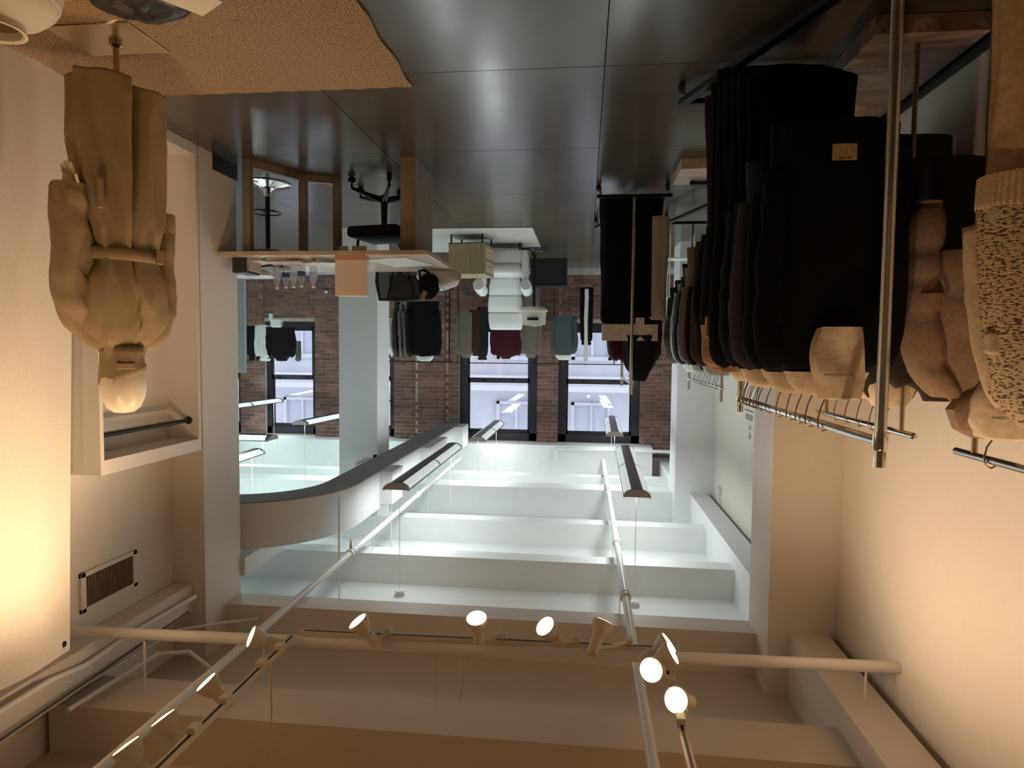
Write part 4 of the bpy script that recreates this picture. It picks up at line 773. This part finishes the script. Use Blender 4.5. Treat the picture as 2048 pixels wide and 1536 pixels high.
for i, (x, Yv) in enumerate(((554, 5.25), (572, 5.3), (587, 5.28), (603, 5.22), (627, 5.28))):
    c = aY(x, 545, Yv); t = thing('water_bottle', 'clear plastic water bottle, %s along the row starting at the wall end' % ('first', 'second', 'third', 'fourth', 'last and apart')[i], 'bottle', (c.x, c.y, TZ), i * 1.1, 'water bottles on the table')
    hgt = 1.0 if i else 1.06
    MB().lathe([(r, z * hgt) for r, z in ((.02, 0), (.031, .004), (.032, .02), (.029, .03), (.032, .04), (.029, .055), (.032, .07), (.032, .13), (.030, .14), (.014, .185), (.013, .2))], 20).build('bottle_body', M_pet, t, True)
    MB().lathe([(.0325, .085 * hgt), (.0325, .125 * hgt)], 20).build('label_band', M_blue if i % 2 else mat('pale_blue_label', (.45, .5, .62)), t, True)
    MB().lathe([(.015, .198 * hgt), (.015, .215 * hgt)], 14).build('cap', M_lid, t, True)
c = aY(703, 557, 4.95); t = thing('peach_box', 'peach coloured upright card box standing on the table edge', 'box', (c.x, c.y, TZ)); wd = 61 * 5.2 / F / 2
MB().box((-wd, -.03, 0), (wd, .05, .31), .003).build('box_body', M_peach, t); MB().box((-wd - .001, -.032, .0), (wd + .001, .051, .035), .002).build('box_lip', mat('orange_card_edge', (.62, .36, .24), rough=.6), t)
# papers, parcels and a bin on the table
rnd = random.Random(4)
for i, (x, Yv, w_, d_, z_, rz, colr, lb) in enumerate([(520, 5.2, .22, .3, .02, .2, (.75, .72, .68), 'stack of white papers near the wall end'), (575, 5.15, .3, .22, .03, -.2, (.62, .56, .52), 'grey-brown folder lying before the bottles'), (622, 5.2, .25, .18, .035, .35, (.74, .73, .7), 'loose white sheets by the fourth bottle'), (652, 5.15, .18, .2, .04, -.4, (.7, .7, .66), 'white crumpled papers next to the peach box'), (800, 5.3, .4, .5, .012, .1, (.60, .59, .57), 'wide grey-white paper sheet in front of the mesh chair'), (545, 5.35, .25, .2, .05, .6, (.22, .16, .13), 'dark brown notebook under the papers')]):
    c = aY(x, 545, Yv); t = thing('papers' if i != 5 else 'notebook', lb, 'papers' if i != 5 else 'notebook', (c.x, c.y, TZ), rz); pm = mat('paper_tone_%d' % i, colr, rough=.7)
    for k in range(4 if z_ > .015 else 1):
        a_ = rnd.uniform(-.25, .25); zz = z_ * k / 4
        MB().sheet(lambda u, v: ((u - .5) * w_ * math.cos(a_) - (v - .5) * d_ * math.sin(a_), (u - .5) * w_ * math.sin(a_) + (v - .5) * d_ * math.cos(a_), .002 + zz + .012 * (1 if z_ > .015 else .1) * math.sin(u * 4 + k) ** 2 * v), 6, 6, .003).build('sheet', pm, t, True)
c = aY(482, 530, 5.1); t = thing('desk_tray', 'dark upright file tray at the wall end of the table', 'tray', (c.x - .04, c.y, TZ)); MB().box((-.06, -.12, 0), (.05, .12, .12), .006).build('tray_body', mat('dark_green_grey', (.03, .035, .03), rough=.6), t); MB().box((-.085, -.1, 0), (-.061, .1, .10), .003).build('divider', M_fixend, t)
c = aY(500, 560, 5.75); t = thing('white_tray', 'shallow white dish-shaped tray behind the papers', 'tray', (c.x - .02, 5.7, TZ)); MB().lathe([(.12, 0), (.2, .03), (.26, .07), (.255, .075), (.19, .04), (.01, .012)], 32, (0, 0, 0), (0, 0, 1), 1.0, .7).build('tray_body', M_lid, t, True)
for x_, w2 in ((688, .035), (719, .06)):
    c = aY(x_, 497, 4.99); tag(box1((c.x - w2, c.y - .004, .70 - .0), (c.x + w2, c.y - .001, .765), .0).build('taped_paper', mat('tape_white', (.62, .62, .56), rough=.6)), 'white paper tab taped over the table edge, %s' % ('narrow one' if w2 < .05 else 'wide one'), 'paper tab')
t = thing('handbag', 'black shiny handbag hung at the table corner over white cloth', 'bag', (1.40, 5.72, TZ))
MB().rings(blob(0, 0, .16, .10, .06, .11, 5, amp=.2)).build('bag_body', mat('black_leather', (.008, .008, .009), rough=.8, spec=.08), t, True); MB().tube([(-.02, -.02, .05), (.03, -.05, .02), (.07, -.05, .03), (.06, -.03, .12)], .012, 10).build('bag_strap', mat('black_leather', (0, 0, 0)), t, True)
MB().prism([(.02, -.09, .2), (.06, -.095, .28), (.03, -.09, .3), (-.02, -.085, .22)], (0, -.004, 0)).build('silver_clasp', M_chrome, t)
t = thing('white_cloth', 'rumpled white cloth bag lying behind the black handbag', 'cloth', (1.36, 5.86, TZ)); MB().rings(blob(-.02, 0, .07, .2, .09, .11, 8, amp=.35)).build('cloth_body', cloth('white_canvas', (.70, .70, .66)), t, True)
# ------------------------------------------------------------------ seats
def star_base(t, r=.3, h=.09, mt=M_dark, arms=5):
    for k in range(arms):
        a = 2 * math.pi * k / arms + .3; d = Vector((math.cos(a), math.sin(a), 0)); MB().tube([d * .03 + Vector((0, 0, h + .06)), d * r * .6 + Vector((0, 0, h + .03)), d * r + Vector((0, 0, h))], [.028, .02, .014], 10).build('base_arm', mt, t, True)
        MB().lathe([(.026, -.02), (.03, -.018), (.03, .018), (.026, .02)], 16, d * r + Vector((0, 0, .03)), (-d.y, d.x, 0)).build('caster', M_dark, t, True)
        MB().tube([d * r + Vector((0, 0, .03)), d * r + Vector((0, 0, h))], .01, 8).build('caster_stem', M_dark, t)
t = thing('office_chair', 'black mesh-backed swivel office chair tucked behind the table', 'chair', (1.83, 5.80, 0), .2)
star_base(t, .31, .1); MB().tube([(0, 0, .12), (0, 0, .42)], [.035, .026], 14).build('gas_column', M_dark, t, True)
MB().box((-.25, -.24, .42), (.25, .24, .52), .035).build('seat', mat('black_upholstery', (.012, .012, .012), rough=.8), t, True)
def back(u, v): return ((u - .5) * (.44 + .04 * math.sin(v * 3.14)), .26 + .05 * v + .03 * (1 - (2 * u - 1) ** 2), .70 + v * .33)
fr_ = MB().tube([back(0, 0), back(0, .5), back(0, 1), back(.5, 1.02), back(1, 1), back(1, .5), back(1, 0), back(.5, -.02), back(0, 0)], .016, 10); fr_.build('backrest_frame', M_dark, t, True)
MB().sheet(back, 8, 8, .003).build('backrest_mesh', glassy('mesh_net', (.30, .30, .28), .015, .5), t, True)
MB().tube([(0, .18, .45), (0, .33, .55), (0, .31, .8)], .022, 10).build('backrest_post', M_dark, t, True)
for s_ in (-1, 1):
    MB().tube([(s_ * .24, .05, .45), (s_ * .30, .05, .5), (s_ * .30, .03, .66)], .014, 10).build('armrest_post', M_dark, t, True); MB().box((s_ * .30 - .035, -.1, .66), (s_ * .30 + .035, .14, .69), .01).build('armrest', M_dark, t)
    MB().tube([(s_ * .06, .315, .70), (s_ * .15, .33, 1.03)], .007, 8).build('back_strut', M_dark, t, True)
def pedestal(name, label, x, y, sh, seatmt, low_back=False, ring=True, rz=0.):
    t = thing(name, label, 'stool', (x, y, 0), rz)
    MB().lathe([(.21, 0), (.212, .008), (.19, .018), (.08, .035), (.04, .07), (.03, .12)], 36).build('base_disc', M_chrome if ring else M_dark, t, True)
    MB().tube([(0, 0, .05), (0, 0, sh - .04)], .022, 16).build('pole', M_dark, t, True)
    if ring: MB().tube([(.13 * math.cos(a), .13 * math.sin(a) - .03, .27) for a in [2 * math.pi * k / 24 for k in range(25)]], .008, 8).build('foot_ring', M_dark, t, True); MB().tube([(0, 0, .27), (0, -.16, .27)], .008, 8).build('ring_spoke', M_dark, t)
    if low_back:
        def sb(u, v): a = (u - .5) * 1.9; return (.215 * math.sin(a) * (1 - .05 * v), .19 * math.cos(a) - .02 + .02 * v, sh + .01 + .25 * v - .06 * abs(u - .5) * v)
        b = MB().sheet(sb, 18, 8, .02).build('backrest', seatmt, t, True)
        MB().rings([cross(z, a, a * .95, n=32) for z, a in ((sh - .04, .08), (sh - .03, .17), (sh + .0, .20), (sh + .03, .205), (sh + .035, .19))]).build('seat', seatmt, t, True)
        def so(u, v): a = (u - .5) * .75; return (.226 * math.sin(a), .20 * math.cos(a) + .006, sh + .17 - v * .04)
        MB().sheet(so, 8, 2, .004).build('back_slot', M_dark, t, True)
    else: MB().rings([cross(z, a, a, n=32) for z, a in ((sh - .05, .12), (sh - .02, .19), (sh + .02, .195), (sh + .04, .17), (sh + .045, .05))]).build('seat', seatmt, t, True)
    return t
pedestal('bar_stool', 'grey round stool with chrome disc base and foot ring seen under the table', 2.93, 5.78, .66, mat('grey_vinyl', (.12, .12, .12), rough=.5))
W_lea = mat('white_leather', (.72, .75, .73), rough=.45, bump=.08, scale=14); M_shell = mat('cream_shell_plastic', (.70, .68, .58), rough=.4)
c = aZ(1075, 503, 0); pedestal('bar_stool', 'cream low-backed stool with a slot in the back and black pole', c.x + .02, c.y - .3, .90, M_shell, True, False, math.radians(180))
# rug 2, armchair, side cabinet
c1, c2, c3 = aZ(1065, 454, 0), aZ(1105, 502, 0), aZ(866, 457, 0)
rr = MB().box((c1.x, c1.y, .0005), (c3.x + .55, c2.y, .010), .003).build('rug', mat('pale_rug', (.46, .45, .42), rough=.9, bump=.4, scale=30, var=.12, stretch=(.3, 4, 1)), None); tag(rr, 'pale grey flat rug under the white armchair', 'rug')
t = thing('side_cabinet', 'oak box cabinet with two inset drawers on thin black legs', 'cabinet', (aY(942, 520, 8.4).x + .03, 8.62, 0), math.radians(7)); hw = .24
MB().box((-hw, -.25, .13), (hw, .25, .53), .004).build('cabinet_body', M_oak, t)
for x_ in (-hw + .03, hw - .03):
    for y_ in (-.22, .22): MB().box((x_ - .009, y_ - .009, 0), (x_ + .009, y_ + .009, .13)).build('leg', M_dark, t)
for z_ in (.17, .35): MB().box((-hw - .010, -.19, z_), (-hw + .002, .19, z_ + .14), .003).build('drawer', mat('light_oak_drawer', (.52, .43, .28), rough=.5), t); MB().box((-hw - .02, -.015, z_ + .06), (-hw - .009, .015, z_ + .07)).build('drawer_pull', M_dark, t)
MB().box((-hw - .004, -.255, .124), (hw + .004, .255, .131)).build('underframe', M_dark, t)
AX, AY_ = aY(1008, 560, 9.4).x, 9.4
t = thing('armchair', 'white leather high-backed armchair with padded scroll arms', 'armchair', (AX, AY_, 0), math.radians(-3))
MB().box((-.29, -.33, .10), (.29, .3, .32), .05).build('seat_base', W_lea, t, True); MB().box((-.27, -.36, .30), (.27, .24, .45), .055).build('seat_cushion', W_lea, t, True)
def bkp(z0, z1, y0, w0, w1, d): return [[(x, y + y0 + (z - .45) * .28, z) for x, y, z in cross(z, w, dd, n=36, ex=4)] for z, w, dd in ((z0, w0 * .9, d * .6), (z0 + .02, w0, d), ((z0 + z1) / 2, (w0 + w1) / 2 + .006, d * 1.12), (z1 - .02, w1, d), (z1, w1 * .93, d * .6))]
for z0, z1, w0, w1 in ((.44, .70, .225, .25), (.695, .95, .25, .265), (.945, 1.20, .262, .245)): MB().rings(bkp(z0, z1, .26, w0, w1, .065)).build('back_cushion', W_lea, t, True)
for s_ in (-1, 1):
    MB().box((s_ * .31 - .04, -.38, .12), (s_ * .31 + .04, .25, .56), .03).build('arm_panel', W_lea, t, True)
    MB().tube([(s_ * .33, -.40, .60), (s_ * .33, -.1, .63), (s_ * .33, .2, .64)], [.075, .085, .08], 20).build('arm_pad', W_lea, t, True)
for x_ in (-.24, .24):
    for y_ in (-.28, .24): MB().tube([(x_, y_, .012), (x_, y_, .11)], .018, 10).build('foot', M_dark, t, True)
t = thing('floor_bin', 'black low box behind the stools under the brick wall', 'box', (.62, 11.0, 0)); MB().box((-.3, -.2, 0), (.3, .2, .42), .01).build('box_body', mat('black_board', (.012, .012, .013), rough=.7), t); MB().box((-.31, -.21, .42), (.31, .21, .45), .006).build('box_lid', mat('black_board', (0, 0, 0)), t)
# tool kit visible behind the racks
c = aY(1362, 580, 8.6); t = thing('tool_shelf', 'small white wire shelf carrying a green tool by the far wall', 'shelf', (c.x, 8.7, 0))
for x_ in (-.15, .15):
    for y_ in (-.12, .12): MB().tube([(x_, y_, 0), (x_, y_, 1.15)], .008, 8).build('shelf_post', M_lid, t)
for z_ in (.3, .8, 1.14): MB().box((-.16, -.13, z_), (.16, .13, z_ + .015)).build('shelf_board', M_lid, t)
t = thing('power_drill', 'bright green hand drill standing on the small shelf', 'drill', (c.x, 8.62, .815)); gm = mat('lime_plastic', (.12, .38, .05), rough=.4); MB().box((-.06, -.03, .1), (.08, .03, .17), .012).box((-.05, -.02, .0), (-.01, .02, .1), .006).build('drill_body', gm, t); MB().lathe([(.02, 0), (.012, .04), (.004, .06)], 12, (.08, 0, .135), (1, 0, 0)).build('chuck', M_dark, t, True)
# ------------------------------------------------------------------ wall lettering
SGN = aX(1499, 823, XL)
sg = thing('wall_sign', 'grey printed logo with emblem and underline on the white side wall', 'wall sign', (XL + .002, SGN.y, SGN.z))
M_sgn = mat('sign_grey', (.16, .16, .15), rough=.7); M_sgn2 = mat('sign_pale_grey', (.45, .46, .45), rough=.7)
rotw = (math.pi / 2, 0, math.pi / 2)
text('ESTXCB', .085, M_sgn, (.001, -.0, .06), rotw, sg); MB().box((0, -.17, -.012), (.002, .2, -.002)).build('underline', M_dark, sg)
for (z0, rr_) in ((.17, .03), (.26, .035)): MB().tube([(.001, -.05 + rr_ * math.cos(a), z0 + rr_ * math.sin(a) * .9) for a in [2 * math.pi * k / 16 for k in range(13)]], .005, 6).build('emblem_stroke', M_sgn2, sg)
